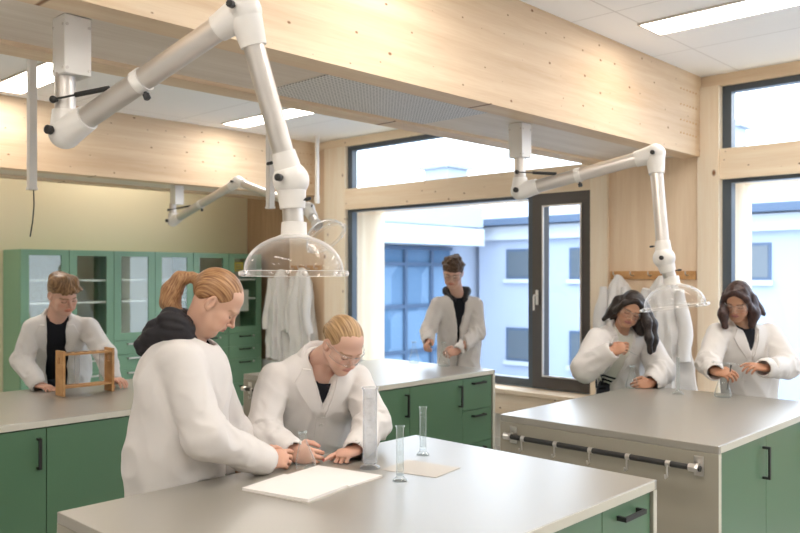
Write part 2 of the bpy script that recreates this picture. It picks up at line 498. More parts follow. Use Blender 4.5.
def bench(x0, x1, y0, y1, cuts, label, rail_hooks=5):
    Z = .90
    e = empty('lab_bench', ((x0 + x1) / 2, (y0 + y1) / 2, 0), label, 'lab bench', 'green laboratory benches')
    obj('worktop', MB().box(x0, x1, y0, y1, Z - .036, Z, .003), M['worktop'], e)
    for ya, yb in ((y0 - .0015, y0 + .01), (y1 - .01, y1 + .0015)):
        obj('edge_band', MB().box(x0 + .02, x1 - .02, ya, yb, Z - .034, Z - .002), M['lip'], e)
    for xa in (x0, x1 - .028):
        p = obj('end_panel', MB().box(xa, xa + .028, y0 + .001, y1 - .001, 0, Z - .0365, .002), M['panel'], e)
        for ya, yb in ((y0 - .001, y0 + .004), (y1 - .004, y1 + .001)):
            obj('edge_band', MB().box(xa + .001, xa + .027, ya, yb, .002, Z - .037), M['lip'], p)
    obj('carcass', MB().box(x0 + .03, x1 - .03, y0 + .035, y1 - .035, .09, Z - .038), M['black'], e)
    obj('plinth', MB().box(x0 + .03, x1 - .03, y0 + .08, y1 - .08, 0, .09), M['black'], e)
    for side in (0, 1):
        yf = y0 + .012 if side == 0 else y1 - .012
        yb = y0 + .032 if side == 0 else y1 - .032
        out = (0, -1, 0) if side == 0 else (0, 1, 0)
        ya, yc = min(yf, yb), max(yf, yb)
        for (a, b, kind) in cuts:
            if kind == 'drawers':
                zs = [.095, .345, .605, Z - .040]
                for i in range(3):
                    d = obj('drawer', MB().box(a + .002, b - .002, ya, yc, zs[i] + .002, zs[i + 1] - .002, .0015), M['green'], e)
                    zc = zs[i + 1] - .045; c = (a + b) / 2
                    obj('handle', bar_handle(MB(), (c - .07, yf, zc), (c + .07, yf, zc), out), M['black'], d)
            else:
                d = obj('door', MB().box(a + .002, b - .002, ya, yc, .095, Z - .042, .0015), M['green'], e)
                hx = b - .045 if kind == 'R' else a + .045
                obj('handle', bar_handle(MB(), (hx, yf, .655), (hx, yf, .805), out), M['black'], d)
    # towel rail with hooks on the near end panel
    xr = x0 - .055; zr = .800
    r = obj('hanging_rail', MB().tube([(xr, y0 + .06, zr), (xr, y1 - .06, zr)], .0135, 14), M['black'], e, True)
    for yy in (y0 + .09, y1 - .09):
        m = MB(); m.box(x0 - .006, x0 - .0005, yy - .022, yy + .022, zr - .045, zr + .045, .002)
        m.box(xr - .006, x0 - .004, yy - .007, yy + .007, zr - .012, zr + .012)
        m.lathe([(.016, -.022), (.019, -.01), (.019, .022)], (xr, yy, zr), (0, 1, 0), 14, True)
        obj('bracket', m, M['alu'], r)
    for k in range(rail_hooks):
        yy = y0 + .21 + (y1 - y0 - .40) * k / max(1, rail_hooks - 1)
        m = MB(); m.lathe([(.0155, -.011), (.0155, .011)], (xr, yy, zr), (0, 1, 0), 14, True)
        m.tube([(xr - .014, yy, zr + .004), (xr - .016, yy, zr - .03), (xr - .012, yy, zr - .058), (xr - .03, yy, zr - .062), (xr - .036, yy, zr - .045)], .0045, 8)
        obj('hook', m, M['alu'], r, True)
    return e
bench(1.12, 2.842, 1.378, 2.60, [(1.15, 1.90, 'R'), (1.90, 2.46, 'L'), (2.46, 2.812, 'drawers')], 'nearest greige-topped lab bench with an open notebook lying on it')
bench(3.578, 5.20, 1.442, 2.645, [(3.61, 4.20, 'R'), (4.20, 4.79, 'R'), (4.79, 5.17, 'drawers')], 'lab bench whose end panel shows a black rail with five hooks')
bench(3.66, 5.225, 3.915, 5.15, [(3.69, 4.23, 'R'), (4.23, 4.83, 'R'), (4.83, 5.195, 'drawers')], 'lab bench before the big window with two flasks on it')
bench(1.25, 2.97, 4.27, 5.50, [(1.28, 1.79, 'R'), (1.79, 2.40, 'R'), (2.40, 2.94, 'L')], 'lab bench with dark green doors carrying the wooden test-tube rack')

# ------------------------------------------------------------------ wall cabinets
YC0, CH = 8.45, 1.925
cx = [3.27 + .503 * i for i in range(7)]
cab_words = ['tall green glass-fronted cabinet behind the person with the test-tube rack',
             'tall green glass-fronted cabinet behind the ponytail, in the middle of the row',
             'tall green glass-fronted cabinet with paper notices inside its door, beside the hung coats']
for u in range(3):
    a, b = cx[2 * u], cx[2 * u + 2]
    e = empty('storage_cabinet', ((a + b) / 2, (YC0 + YW) / 2, 0), cab_words[u], 'cabinet', 'green storage cabinets along the cream wall')
    m = MB(); t = .018
    m.box(a, a + t, YC0 + .022, YW - .004, 0, CH); m.box(b - t, b, YC0 + .022, YW - .004, 0, CH)
    m.box(a + t, b - t, YC0 + .022, YW - .004, CH - t, CH); m.box(a + t, b - t, YC0 + .022, YW - .004, 0, .93)
    obj('body', m, M['cabgreen'], e)
    obj('back_panel', MB().box(a + t, b - t, YW - .02, YW - .006, .93, CH - t), M['cabin'], e)
    for z in (1.36, 1.60):
        obj('shelf', MB().box(a + t, b - t, YC0 + .05, YW - .02, z - .011, z + .011), M['shelf'], e)
    for s in (0, 1):
        xa, xb = cx[2 * u + s], cx[2 * u + s + 1]
        m = MB(); w = .085
        y0, y1 = YC0, YC0 + .02
        m.box(xa + .003, xa + w, y0, y1, .93, CH); m.box(xb - w, xb - .003, y0, y1, .93, CH)
        m.box(xa + w, xb - w, y0, y1, .93, 1.01); m.box(xa + w, xb - w, y0, y1, CH - .06, CH)
        d = obj('door', m, M['cabgreen'], e)
        obj('glass', MB().box(xa + w, xb - w, y0 + .008, y0 + .012, 1.01, CH - .06), M['cabglass'], d)
        hx = xa + .04 if s else xb - .04
        zs = [.005, .30, .60, .765, .925]
        for i in range(4):
            dr = obj('drawer', MB().box(xa + .003, xb - .003, y0, y1, zs[i] + .002, zs[i + 1] - .002), M['cabgreen'], e)
            zc = zs[i + 1] - .04; c = (xa + xb) / 2
            m = MB(); bar_handle(m, (c - .09, y0, zc), (c + .06, y0, zc), (0, -1, 0))
            obj('handle', m, M['alusatin'] if u == 0 or (u == 1 and s == 0) else M['black'], dr)
            obj('knob', MB().lathe([(.011, 0), (.014, .012), (.010, .02)], (c + .12, y0, zc), (0, -1, 0), 10, True), M['alu'], dr, True)
# printed sheets behind the last glass door
e = empty('notice_sheet', (5.98, YC0 + .03, 1.70), 'yellow warning notice behind the last glass door by the coats', 'notice')
obj('sheet', MB().box(5.88, 6.02, YC0 + .024, YC0 + .026, 1.70, 1.82), M['yellow'], e)
m = MB()
for k in range(3):
    m.box(5.90, 6.00, YC0 + .0228, YC0 + .0238, 1.72 + .03 * k, 1.732 + .03 * k)
obj('printing', m, M['print'], e)
e = empty('notice_sheet', (6.02, YC0 + .03, 1.24), 'white paper notice behind the last glass door, under the yellow one', 'notice')
obj('sheet', MB().box(5.90, 6.10, YC0 + .024, YC0 + .026, 1.20, 1.47), M['paper'], e)

# ------------------------------------------------------------------ service conduits hanging from the ceiling
def conduit(x, y, zb, w, label, cable=None, cap=False):
    e = empty('service_conduit', (x, y, zb), label, 'conduit', 'white conduits hanging from the ceiling')
    obj('tube', MB().box(x - w / 2, x + w / 2, y - w / 2, y + w / 2, zb, ZC, .006), M['armwhite'], e)
    obj('end_cap', MB().box(x - w / 2 - .003, x + w / 2 + .003, y - w / 2 - .003, y + w / 2 + .003, zb - .012, zb + (.08 if cap else .004), .003), M['armwhite'], e)
    if cable:
        pts = [(x + .01, y, zb - .01), (x + .012, y, zb - .1), (x + .004, y, zb - .2), (x - .015, y - .01, zb - cable)]
        obj('cable', MB().tube(pts, .004, 8), M['black'], e, True)
conduit(1.95, 4.87, 2.18, .047, 'white square conduit over the dark green bench with a loose cable below', .29)
conduit(3.46, 4.55, 2.14, .047, 'white square conduit hanging just behind the joints of the big arm')
conduit(6.02, 7.04, 2.49, .038, 'thin white conduit close to the far corner window', cap=True)

# ------------------------------------------------------------------ extraction arms
def knob(m, c, axis, r=.018):
    m.lathe([(r * .5, 0), (r * .5, .012), (r, .012), (r, .03), (r * .6, .034)], c, axis, 10, True)

def tube_mid(m, a, b, t0, t1, r, n=24):
    a, b = Vector(a), Vector(b)
    m.tube([a.lerp(b, t0), a.lerp(b, t1)], r, n)

def arm(mount, joint, elbow, wrist, dome_top, dome_dir, label, rt=.0375, ring=.45, hub_r=.060):
    mount, joint, elbow, wrist, dome_top = map(Vector, (mount, joint, elbow, wrist, dome_top))
    dome_dir = Vector(dome_dir).normalized()
    e = empty('extraction_arm', mount, label, 'extraction arm', 'white jointed extraction arms on the ceiling')
    b = .052
    bx = obj('mount_box', MB().box(mount.x - b, mount.x + b, mount.y - b, mount.y + b, mount.z - .20, mount.z + .018, .004), M['armwhite'], e)
    m = MB()
    for dx in (-.042, .042):
        for dz in (-.18, -.02):
            m.lathe([(.006, 0), (.006, .003)], (mount.x + dx, mount.y - b, mount.z + dz), (0, -1, 0), 8, True)
            m.lathe([(.006, 0), (.006, .003)], (mount.x - b, mount.y + dx, mount.z + dz), (-1, 0, 0), 8, True)
    obj('screw', m, M['alusatin'], bx)
    top = Vector((joint.x, joint.y, mount.z - .19))
    obj('drop_pipe', MB().tube([top, joint + Vector((0, 0, .03))], rt, 24), M['alusatin'], e, True)
    ax1 = (elbow - joint).normalized()
    side = ax1.cross(UP).normalized()
    if side.dot(FW) > 0: side = -side
    # lower joint: two shells around a hinge
    m = MB(); m.ball(joint, hub_r); m.tube([joint, joint + UP * .085], [hub_r * .93, rt * 1.22], 24)
    m.tube([joint, joint + ax1 * .12], [hub_r * .98, rt * 1.28], 24)
    j = obj('joint', m, M['armwhite'], e, True)
    m = MB(); knob(m, joint + side * (hub_r - .004), side, .017); obj('knob', m, M['black'], j)
    t = MB(); t.tube([joint + ax1 * .09, elbow - ax1 * .09], rt * 1.1, 28); lower = obj('lower_tube', t, M['alusatin'], e, True)
    p = joint.lerp(elbow, ring)
    m = MB(); m.tube([p - ax1 * .018, p + ax1 * .018], rt * 1.22, 28); rg = obj('clamp_ring', m, M['armwhite'], lower, True)
    m = MB(); dn = (UP * -1 - ax1 * ax1.dot(UP * -1)).normalized(); knob(m, p + dn * rt * 1.1, dn, .013); obj('knob', m, M['black'], rg)
    # gas spring from drop pipe to tube
    s0 = joint + UP * .115 + side * (rt + .02); s1 = joint.lerp(elbow, .30) + (UP - ax1 * ax1.dot(UP)).normalized() * (rt + .005) + side * .01
    m = MB(); m.tube([s0, s0.lerp(s1, .45)], .004, 10); m.tube([s0.lerp(s1, .4), s1], .0095, 12); m.ball(s0, .014, 10, 8)
    m.tube([s0, s0 - side * .035], .006, 8)
    obj('gas_spring', m, M['black'], e, True)
    # elbow
    ax2 = (wrist - elbow).normalized()
    m = MB(); m.ball(elbow, hub_r * 1.02); m.tube([elbow, elbow - ax1 * .115], [hub_r * .98, rt * 1.24], 24); m.tube([elbow, elbow + ax2 * .12], [hub_r * .98, rt * 1.2], 24)
    j = obj('joint', m, M['armwhite'], e, True)
    m = MB(); knob(m, elbow + side * (hub_r - .002), side, .013); obj('knob', m, M['black'], j)
    obj('upper_tube', MB().tube([elbow + ax2 * .10, wrist - ax2 * .08], rt * .98, 28), M['alusatin'], e, True)
    # wrist joint, neck and dome
    dt = (dome_top - wrist)
    ax3 = dt.normalized()
    m = MB(); m.ball(wrist, hub_r * 1.06); m.tube([wrist, wrist - ax2 * .10], [hub_r * .85, rt * 1.12], 24); m.tube([wrist, wrist + ax3 * dt.length * .52], [hub_r * .92, rt * 1.18], 24)
    j = obj('joint', m, M['armwhite'], e, True)
    m = MB(); knob(m, wrist + side * (hub_r * 1.02), side, .013); s2 = ax2.cross(side).normalized(); knob(m, wrist - ax2 * .075 + s2 * rt * 1.1, s2, .006); knob(m, wrist + ax3 * .08 - s2 * rt * 1.1, -s2, .006)
    obj('knob', m, M['black'], j)
    obj('neck_pipe', MB().tube([wrist + ax3 * dt.length * .5, dome_top - ax3 * .02], rt * .98, 24), M['alusatin'], e, True)
    dd = dome_dir
    obj('dome_socket', MB().lathe([(rt * 1.02, -.045), (rt * 1.16, -.044), (rt * 1.22, 0), (rt * 1.3, .008)], dome_top, dd, 28), M['armwhite'], e, True)
    prof = [(.048, 0.0)]
    R0, hh = .172, .125
    for i in range(1, 15):
        th = math.radians(16) + (PI / 2 - math.radians(16)) * i / 14
        prof.append((R0 * math.sin(th), hh * (1 - math.cos(th)) / (1 - math.cos(PI / 2)) - .002))
    d = obj('dome', MB().lathe(prof, dome_top, dd, 48), M['dome'], e, True)
    zr = prof[-1][1]
    rim = [(R0, zr), (R0 + .016, zr + .002), (R0 + .02, zr + .012), (R0 + .016, zr + .020), (R0 - .002, zr + .022), (R0 - .008, zr + .012), (R0, zr)]
    obj('rim', MB().lathe(rim, dome_top, dd, 48), M['dome'], d, True)
    ref = Vector((1, 0, 0)); u = dd.cross(ref).normalized(); w = dd.cross(u)
    for k in range(3):
        a = 2 * PI * k / 3 + .5
        c = dome_top + dd * (zr + .012) + (u * math.cos(a) + w * math.sin(a)) * (R0 + .022)
        obj('rim_fastener', MB().ball(c, .009, 10, 8), M['alusatin'], d, True)
    return e
DN = Vector((0, 0, -1))
m1 = P(72, 24, 3.02); m1.z = ZS
arm(m1, P(65, 133, 3.02), P(244, 11, 2.72), P(291, 180, 2.80), P(294, 235, 2.80), CV(.0, -1, .0), 'biggest white jointed extraction arm, clear dome above the two people at the front bench')
m2 = P(520, 127, 5.14); m2.z = ZS
arm(m2, P(520, 191, 5.14), P(655, 154, 4.75), P(664, 258, 4.66), P(672, 284, 4.66), CV(.12, -1, -.05), 'white jointed extraction arm with its dome before the hanging coats and the long-haired person')
m3 = P(177, 186, 8.60); m3.z = ZS
arm(m3, P(173, 221, 8.60), P(238, 182, 7.9), P(308, 209, 7.0), P(318, 226, 6.75), CV(.55, -.75, -.35), 'distant white extraction arm under the far beam, its dome tilted towards the corner window')
# ------------------------------------------------------------------ lab ware
ZB = .90
def flask(c, h, r, label, group=None, axis=UP, cat='flask'):
    """Erlenmeyer flask"""
    prof = [(0.001, .001), (r * .86, 0), (r * .98, .006), (r, .016), (r * .96, .03), (r * .40, h * .70), (r * .335, h * .76), (r * .335, h * .95), (r * .42, h * .985), (r * .44, h), (r * .36, h * .995), (r * .30, h * .95)]
    e = empty('erlenmeyer_flask', c, label, cat, group)
    obj('vessel', MB().lathe(prof, c, axis, 28), M['glass'], e, True)
    q = [(r * .335, h * .955), (r * .45, h * .965), (r * .46, h), (r * .36, h * 1.004)]
    obj('lip', MB().lathe(q, c, axis, 28), M['glass'], e, True)
    return e
def cylinder(c, h, r, foot, label, mat='glass', marks=True, cat='measuring cylinder', group=None):
    e = empty('measuring_cylinder', c, label, cat, group)
    obj('foot', MB().lathe([(.001, 0), (foot, 0), (foot, .006), (foot * .55, .016), (r * 1.05, .026), (.001, .026)], c, UP, 24), M[mat], e, True)
    obj('tube', MB().lathe([(.001, .022), (r * .9, .022), (r, .028), (r, h - .01), (r * 1.25, h), (r * 1.1, h), (r * .88, h - .012), (r * .86, .034), (.001, .032)], c, UP, 24), M[mat], e, True)
    if marks:
        m = MB(); d = -FW
        s = RT
        for k in range(9):
            z = .05 + (h - .09) * k / 8
            w = r * (.9 if k % 4 == 0 else .5)
            m.obox(Vector(c) + d * (r + .0006) + UP * z, s, d, UP, w * .5, .0003, .0006)
        obj('scale_marking', m, M['print'], e)
    return e
cylinder(on(400, 481, ZB), .205, .0145, .027, 'small glass measuring cylinder beside the notebook, nearest the camera')
cylinder(on(423, 455, ZB), .205, .0145, .027, 'small glass measuring cylinder farther back, behind the grey sheet')
cylinder(on(370, 468, ZB), .32, .029, .040, 'large tall measuring cylinder by the pointing hand, front bench', 'cloudy')
cylinder(on(678, 394, ZB), .235, .010, .036, 'slender measuring cylinder standing between the two people with dark hair')
flask(on(414, 363, ZB), .185, .047, 'empty conical flask standing free on the bench before the big window')
flask(on(444, 366, ZB), .20, .050, 'conical flask held by the person in the black hoodie')
flask(on(306, 468, ZB) , .145, .040, 'conical flask held between the two people at the front bench', axis=(CV(-.10, 1, 0)))
flask(on(632, 388, ZB), .15, .042, 'conical flask in the hand of the long-haired person by the hanging coats')
flask(on(723, 397, ZB), .17, .052, 'wide conical flask before the person with shoulder-length hair')

def rod(a, b, r, name, label, cat, mat='glass'):
    e = empty(name, a, label, cat)
    obj('tube', MB().tube([a, Vector(a).lerp(Vector(b), .5), b], [r, r, r * .5], 10), M[mat], e, True)
    obj('bulb', MB().ball(Vector(a), r * 1.8, 10, 8, (1, 1, 1)), M[mat], e, True)
rod(P(619, 346, 5.32), P(640, 357, 5.28), .005, 'dropper_pipette', 'thin glass dropper held up by the long-haired person', 'pipette')
rod(P(713, 362, 4.95), P(756, 366, 4.97), .005, 'glass_rod', 'glass rod held across by the person with shoulder-length hair', 'glass rod')
rod(P(731, 366, 4.97), P(727, 390, 4.95), .004, 'dropper_pipette', 'dark thin dropper dipping into the wide flask', 'pipette', 'black')

# open notebook: two page blocks and cover
e = empty('notebook', on(312, 485, ZB), 'open blank notebook lying flat near the hands on the front bench', 'notebook')
def slab(px, z0, h):
    m = MB(); m.prism([on(x, y, ZB) + UP * z0 for x, y in px], (0, 0, h)); return m
left_pg = [(242, 491), (308, 503), (348.5, 487.5), (284, 477)]
right_pg = [(287, 477), (318, 467.5), (382.5, 477.5), (349.5, 488.5)]
obj('cover', slab([(240.5, 491.3), (308.5, 504.3), (349.5, 488.5), (383.5, 478), (318, 467), (286, 476)], .0005, .002), M['greypaper'], e)
obj('page_block', slab(left_pg, .003, .009), M['paper'], e)
obj('page_block', slab(right_pg, .003, .006), M['paper'], e)
obj('paper_sheet', slab([(380.5, 470), (408, 460), (460.5, 468), (436, 478)], .0005, .0012), M['greypaper'], None, label='loose grey sheet under the small measuring cylinders', cat='paper', base=on(420, 469, ZB))

# wooden test-tube rack
rx0, rx1, ry = 2.19, 2.53, 5.05
e = empty('test_tube_rack', ((rx0 + rx1) / 2, ry, ZB), 'wooden test-tube rack standing on the dark green bench', 'test-tube rack')
def end_board(x):
    m = MB(); y0, y1 = ry - .055, ry + .055
    z0, z1 = ZB + .001, ZB + .285
    # board with a square grip hole
    m.box(x, x + .016, y0, y1, z0, z1 - .085, .001); m.box(x, x + .016, y0, y0 + .038, z1 - .085, z1 - .045)
    m.box(x, x + .016, y1 - .038, y1, z1 - .085, z1 - .045); m.box(x, x + .016, y0, y1, z1 - .045, z1, .001)
    return m
for x in (rx0, rx1 - .016):
    obj('end_board', end_board(x), M['rackwood'], e)
for z in (ZB + .055, ZB + .262):
    sh = obj('shelf', MB().box(rx0 + .016, rx1 - .016, ry - .05, ry + .05, z - .006, z + .006, .001), M['rackwood'], e)
    if z > ZB + .2:
        m = MB()
        for k in range(5):
            m.lathe([(.014, 0), (.018, 0), (.018, .0015), (.014, .0015), (.014, 0)], (rx0 + .06 + k * .055, ry, z + .0062), UP, 16)
        obj('hole', m, M['black'], sh)
for k, w in ((1, 'test tube hanging in the wooden rack, nearer its left board'), (4, 'test tube hanging in the wooden rack, next to its right board')):
    x = rx0 + .06 + k * .055
    prof = [(.001, .0)] + [(.017 * math.sin(i * PI / 12), .017 * (1 - math.cos(i * PI / 12))) for i in range(1, 7)] + [(.017, .19), (.021, .20)]
    obj('test_tube', MB().lathe(prof, (x, ry, ZB + .065), UP, 20), M['cloudy'], None, True, label=w, cat='test tube', group='test tubes in the rack', base=(x, ry, ZB + .065))

# ------------------------------------------------------------------ outside: courtyard wings
def house():
    fx, y0, y1, zt = 20.0, -14.0, 15.6, 3.25
    e = empty('building', (fx, 4, -4), 'pale blue rendered building with slate roof across the courtyard', 'building')
    obj('wall', MB().box(fx, fx + 9, y0, y1, -4, zt), M['extwall'], e)
    obj('cornice', MB().box(fx - .25, fx + .1, y0, y1, zt - .55, zt - .15), M['extwhite'], e)
    m = MB(); m.prism([(fx - .5, y0, zt), (fx + 4.5, y0, zt + 1.55), (fx + 9.5, y0, zt)], (0, y1 - y0, 0))
    rf = obj('roof', m, M['slate'], e)
    obj('gutter', MB().box(fx - .62, fx - .45, y0, y1, zt - .12, zt + .08), M['extframe'], e)
    for (y, z0, z1, w) in ((14.06, 1.52, 2.42, .95), (11.85, 1.52, 2.42, .95), (7.2, 1.52, 2.42, .8), (4.4, 1.52, 2.42, .8), (1.4, 1.52, 2.42, .8), (14.06, -.95, .05, .95), (11.85, -.95, .05, .95), (7.2, -.95, .05, .8), (4.4, -.95, .05, .8)):
        wd = obj('window', MB().box(fx - .04, fx + .05, y - w / 2, y + w / 2, z0, z1), M['extframe'], e)
        obj('pane', MB().box(fx - .05, fx - .03, y - w / 2 + .07, y + w / 2 - .07, z0 + .07, z1 - .07), M['extpane'], wd)
        obj('sill', MB().box(fx - .12, fx, y - w / 2 - .06, y + w / 2 + .06, z0 - .12, z0), M['extwhite'], wd)
    chimney(731, 23.5, zt, rf, 5.9, .32)
def chimney(px, D, zt, rf, zc=5.06, hw=.5):
    c = P(px, 180, D); x, y = c.x, c.y
    m = MB(); m.box(x - hw, x + hw, y - hw, y + hw, zt, zc)
    ch = obj('chimney', m, M['chimney'], rf)
    m = MB(); m.box(x - hw - .13, x + hw + .13, y - hw - .13, y + hw + .13, zc, zc + .12); m.box(x - hw * .8, x + hw * .8, y - hw * .8, y + hw * .8, zc + .12, zc + .22)
    obj('chimney_cap', m, M['slate'], ch)
house()
def wing():
    yf, x0, x1 = 15.6, 7.5, 20.0
    e = empty('building', (14, yf, -4), 'wing with blue glazed curtain wall and white roof band across the courtyard', 'building')
    obj('wall', MB().box(x0, x1 + 3, yf + .25, yf + 6, -4, 3.3), M['extwall'], e)
    obj('glazing', MB().box(x0, x1 - 1.3, yf + .10, yf + .16, -4, 2.45), M['extglass'], e)
    rf = obj('roof', MB().box(x0, x1 + 3.2, yf + .1, yf + 6.2, 3.3, 3.42), M['slate'], e)
    chimney(446, 26.2, 3.43, rf)
    m = MB()
    for k in range(11):
        x = x0 + .2 + k * 1.12
        if x < x1 - 1.3: m.box(x - .05, x + .05, yf, yf + .12, -4, 2.45)
    for z in (2.42, 1.95, .75, -.55, -2.0):
        m.box(x0, x1 - 1.3, yf + .01, yf + .11, z - .05, z + .05)
    obj('mullion_grid', m, M['extframe'], e)
    obj('roof_band', MB().box(x0, x1 - .9, yf - .9, yf + .3, 2.5, 3.0), M['extwhite'], e)
    obj('railing', MB().box(x0, x1 - .9, yf - .85, yf - .8, 3.05, 3.65), M['chimney'], e)
wing()
struct('ground', MB().box(XW + .7, 40, -20, 30, -4.2, -4), M['ground'])
# ------------------------------------------------------------------ soft bodies: signed-distance fields on a grid, meshed with surface nets
rng = np.random.default_rng(3)
NOI = rng.random((32, 32, 32)).astype(np.float32) * 2 - 1

def vnoise(p, seed=0):
    p = np.asarray(p, np.float64) + seed * 7.31
    i = np.floor(p).astype(int); f = p - i; f = f * f * (3 - 2 * f)
    r = 0
    for dx in (0, 1):
        wx = f[:, 0] if dx else 1 - f[:, 0]
        for dy in (0, 1):
            wy = f[:, 1] if dy else 1 - f[:, 1]
            for dz in (0, 1):
                wz = f[:, 2] if dz else 1 - f[:, 2]
                r = r + wx * wy * wz * NOI[(i[:, 0] + dx) % 32, (i[:, 1] + dy) % 32, (i[:, 2] + dz) % 32]
    return r

A3 = lambda v: np.array(tuple(v), np.float64)

class Field:
    def __init__(s, lo, hi, h):
        s.h = h; s.lo = A3(lo); n = np.ceil((A3(hi) - s.lo) / h).astype(int) + 1
        s.n = n
        s.ax = [(s.lo[i] + h * np.arange(n[i])).astype(np.float32) for i in range(3)]
        s.D = np.full(tuple(n), .3, np.float32)
    def _win(s, lo, hi, m):
        sl = []
        for i in range(3):
            a = int(max(0, math.floor((lo[i] - m - s.lo[i]) / s.h))); b = int(min(s.n[i], math.ceil((hi[i] + m - s.lo[i]) / s.h) + 1))
            if b <= a: return None
            sl.append(slice(a, b))
        return tuple(sl)
    def op(s, prim, k=.01, mode='+'):
        lo, hi, fn = prim
        w = s._win(lo, hi, k + 3 * s.h)
        if w is None: return s
        X = s.ax[0][w[0]][:, None, None]; Y = s.ax[1][w[1]][None, :, None]; Z = s.ax[2][w[2]][None, None, :]
        d = fn(X, Y, Z); D = s.D[w]
        k = max(k, 1e-5)
        if mode == '+':
            h = np.maximum(k - np.abs(D - d), 0) / k
            s.D[w] = np.minimum(D, d) - h * h * k * .25
        elif mode == '-':
            d = -d; h = np.maximum(k - np.abs(D - d), 0) / k
            s.D[w] = np.maximum(D, d) + h * h * k * .25
        elif mode == '&':
            h = np.maximum(k - np.abs(D - d), 0) / k
            s.D[w] = np.maximum(D, d) + h * h * k * .25
        return s
    def mesh(s, smooth=1):
        D = s.D; h = s.h
        D = D.copy(); D[0] = D[-1] = .1; D[:, 0] = D[:, -1] = .1; D[:, :, 0] = D[:, :, -1] = .1
        neg = D < 0
        nx, ny, nz = D.shape
        cnt = np.zeros((nx - 1, ny - 1, nz - 1), np.int8)
        for a in (0, 1):
            for b in (0, 1):
                for c in (0, 1):
                    cnt += neg[a:nx - 1 + a, b:ny - 1 + b, c:nz - 1 + c]
        act = np.argwhere((cnt > 0) & (cnt < 8))
        idx = np.full(cnt.shape, -1, np.int64); idx[act[:, 0], act[:, 1], act[:, 2]] = np.arange(len(act))
        acc = np.zeros((len(act), 3)); num = np.zeros(len(act))
        cs = [(a, b, c) for a in (0, 1) for b in (0, 1) for c in (0, 1)]
        val = {c: D[act[:, 0] + c[0], act[:, 1] + c[1], act[:, 2] + c[2]].astype(np.float64) for c in cs}
        for c in cs:
            for ax in range(3):
                if c[ax] == 0:
                    e = list(c); e[ax] = 1; e = tuple(e)
                    va, vb = val[c], val[e]; m = (va < 0) != (vb < 0)
                    t = np.where(m, va / np.where(m, va - vb, 1), 0)
                    pos = np.tile(np.array(c, float), (len(act), 1)); pos[:, ax] += t
                    acc += pos * m[:, None]; num += m
        V = s.lo + (act + acc / num[:, None]) * h
        quads = []
        for ax in range(3):
            o = [(1, 2), (2, 0), (0, 1)][ax]
            sl0 = [slice(0, None)] * 3; sl1 = [slice(0, None)] * 3
            sl0[ax] = slice(0, -1); sl1[ax] = slice(1, None)
            a, b = neg[tuple(sl0)], neg[tuple(sl1)]
            for flip, msk in ((False, a & ~b), (True, ~a & b)):
                e = np.argwhere(msk)
                ok = (e[:, o[0]] > 0) & (e[:, o[1]] > 0) & (e[:, o[0]] < D.shape[o[0]] - 1) & (e[:, o[1]] < D.shape[o[1]] - 1)
                e = e[ok]
                q = []
                for (du, dv) in ((-1, -1), (0, -1), (0, 0), (-1, 0)):
                    t = e.copy(); t[:, o[0]] += du; t[:, o[1]] += dv
                    q.append(idx[t[:, 0], t[:, 1], t[:, 2]])
                q = np.stack(q, 1)
                if flip: q = q[:, ::-1]
                quads.append(q)
        F = np.concatenate(quads)
        F = F[(F >= 0).all(1)]
        for _ in range(smooth):
            V = relax(V, F, .5); V = relax(V, F, -.52)
        return V, F
    def grad(s, V):
        """outward normals at points"""
        p = (V - s.lo) / s.h
        def smp(q):
            i = np.clip(np.floor(q).astype(int), 0, s.n - 2); f = np.clip(q - i, 0, 1); r = 0
            for dx in (0, 1):
                for dy in (0, 1):
                    for dz in (0, 1):
                        w = (f[:, 0] if dx else 1 - f[:, 0]) * (f[:, 1] if dy else 1 - f[:, 1]) * (f[:, 2] if dz else 1 - f[:, 2])
                        r = r + w * s.D[i[:, 0] + dx, i[:, 1] + dy, i[:, 2] + dz]
            return r
        g = np.stack([smp(p + d) - smp(p - d) for d in np.eye(3)], 1)
        return g / np.maximum(np.linalg.norm(g, axis=1, keepdims=True), 1e-9)

def relax(V, F, lam):
    n = len(V); acc = np.zeros((n, 3)); num = np.zeros(n)
    for a in range(4):
        for b in (1, 3):
            i, j = F[:, a], F[:, (a + b) % 4]
            for c in range(3):
                acc[:, c] += np.bincount(i, V[j, c], n)
            num += np.bincount(i, minlength=n)
    num = np.maximum(num, 1)
    return V + lam * (acc / num[:, None] - V)

def vnormals(V, F):
    n = np.cross(V[F[:, 2]] - V[F[:, 0]], V[F[:, 3]] - V[F[:, 1]])
    N = np.zeros_like(V)
    for a in range(4):
        for c in range(3):
            N[:, c] += np.bincount(F[:, a], n[:, c], len(V))
    return N / np.maximum(np.linalg.norm(N, axis=1, keepdims=True), 1e-12)

# primitives -> (lo, hi, fn)
def cap(a, b, ra, rb=None):
    a, b = A3(a), A3(b); rb = ra if rb is None else rb
    r = max(ra, rb); ba = b - a; L2 = max((ba ** 2).sum(), 1e-12)
    def fn(X, Y, Z):
        px, py, pz = X - a[0], Y - a[1], Z - a[2]
        t = np.clip((px * ba[0] + py * ba[1] + pz * ba[2]) / L2, 0, 1)
        return np.sqrt((px - t * ba[0]) ** 2 + (py - t * ba[1]) ** 2 + (pz - t * ba[2]) ** 2) - (ra + (rb - ra) * t)
    return np.minimum(a, b) - r, np.maximum(a, b) + r, fn

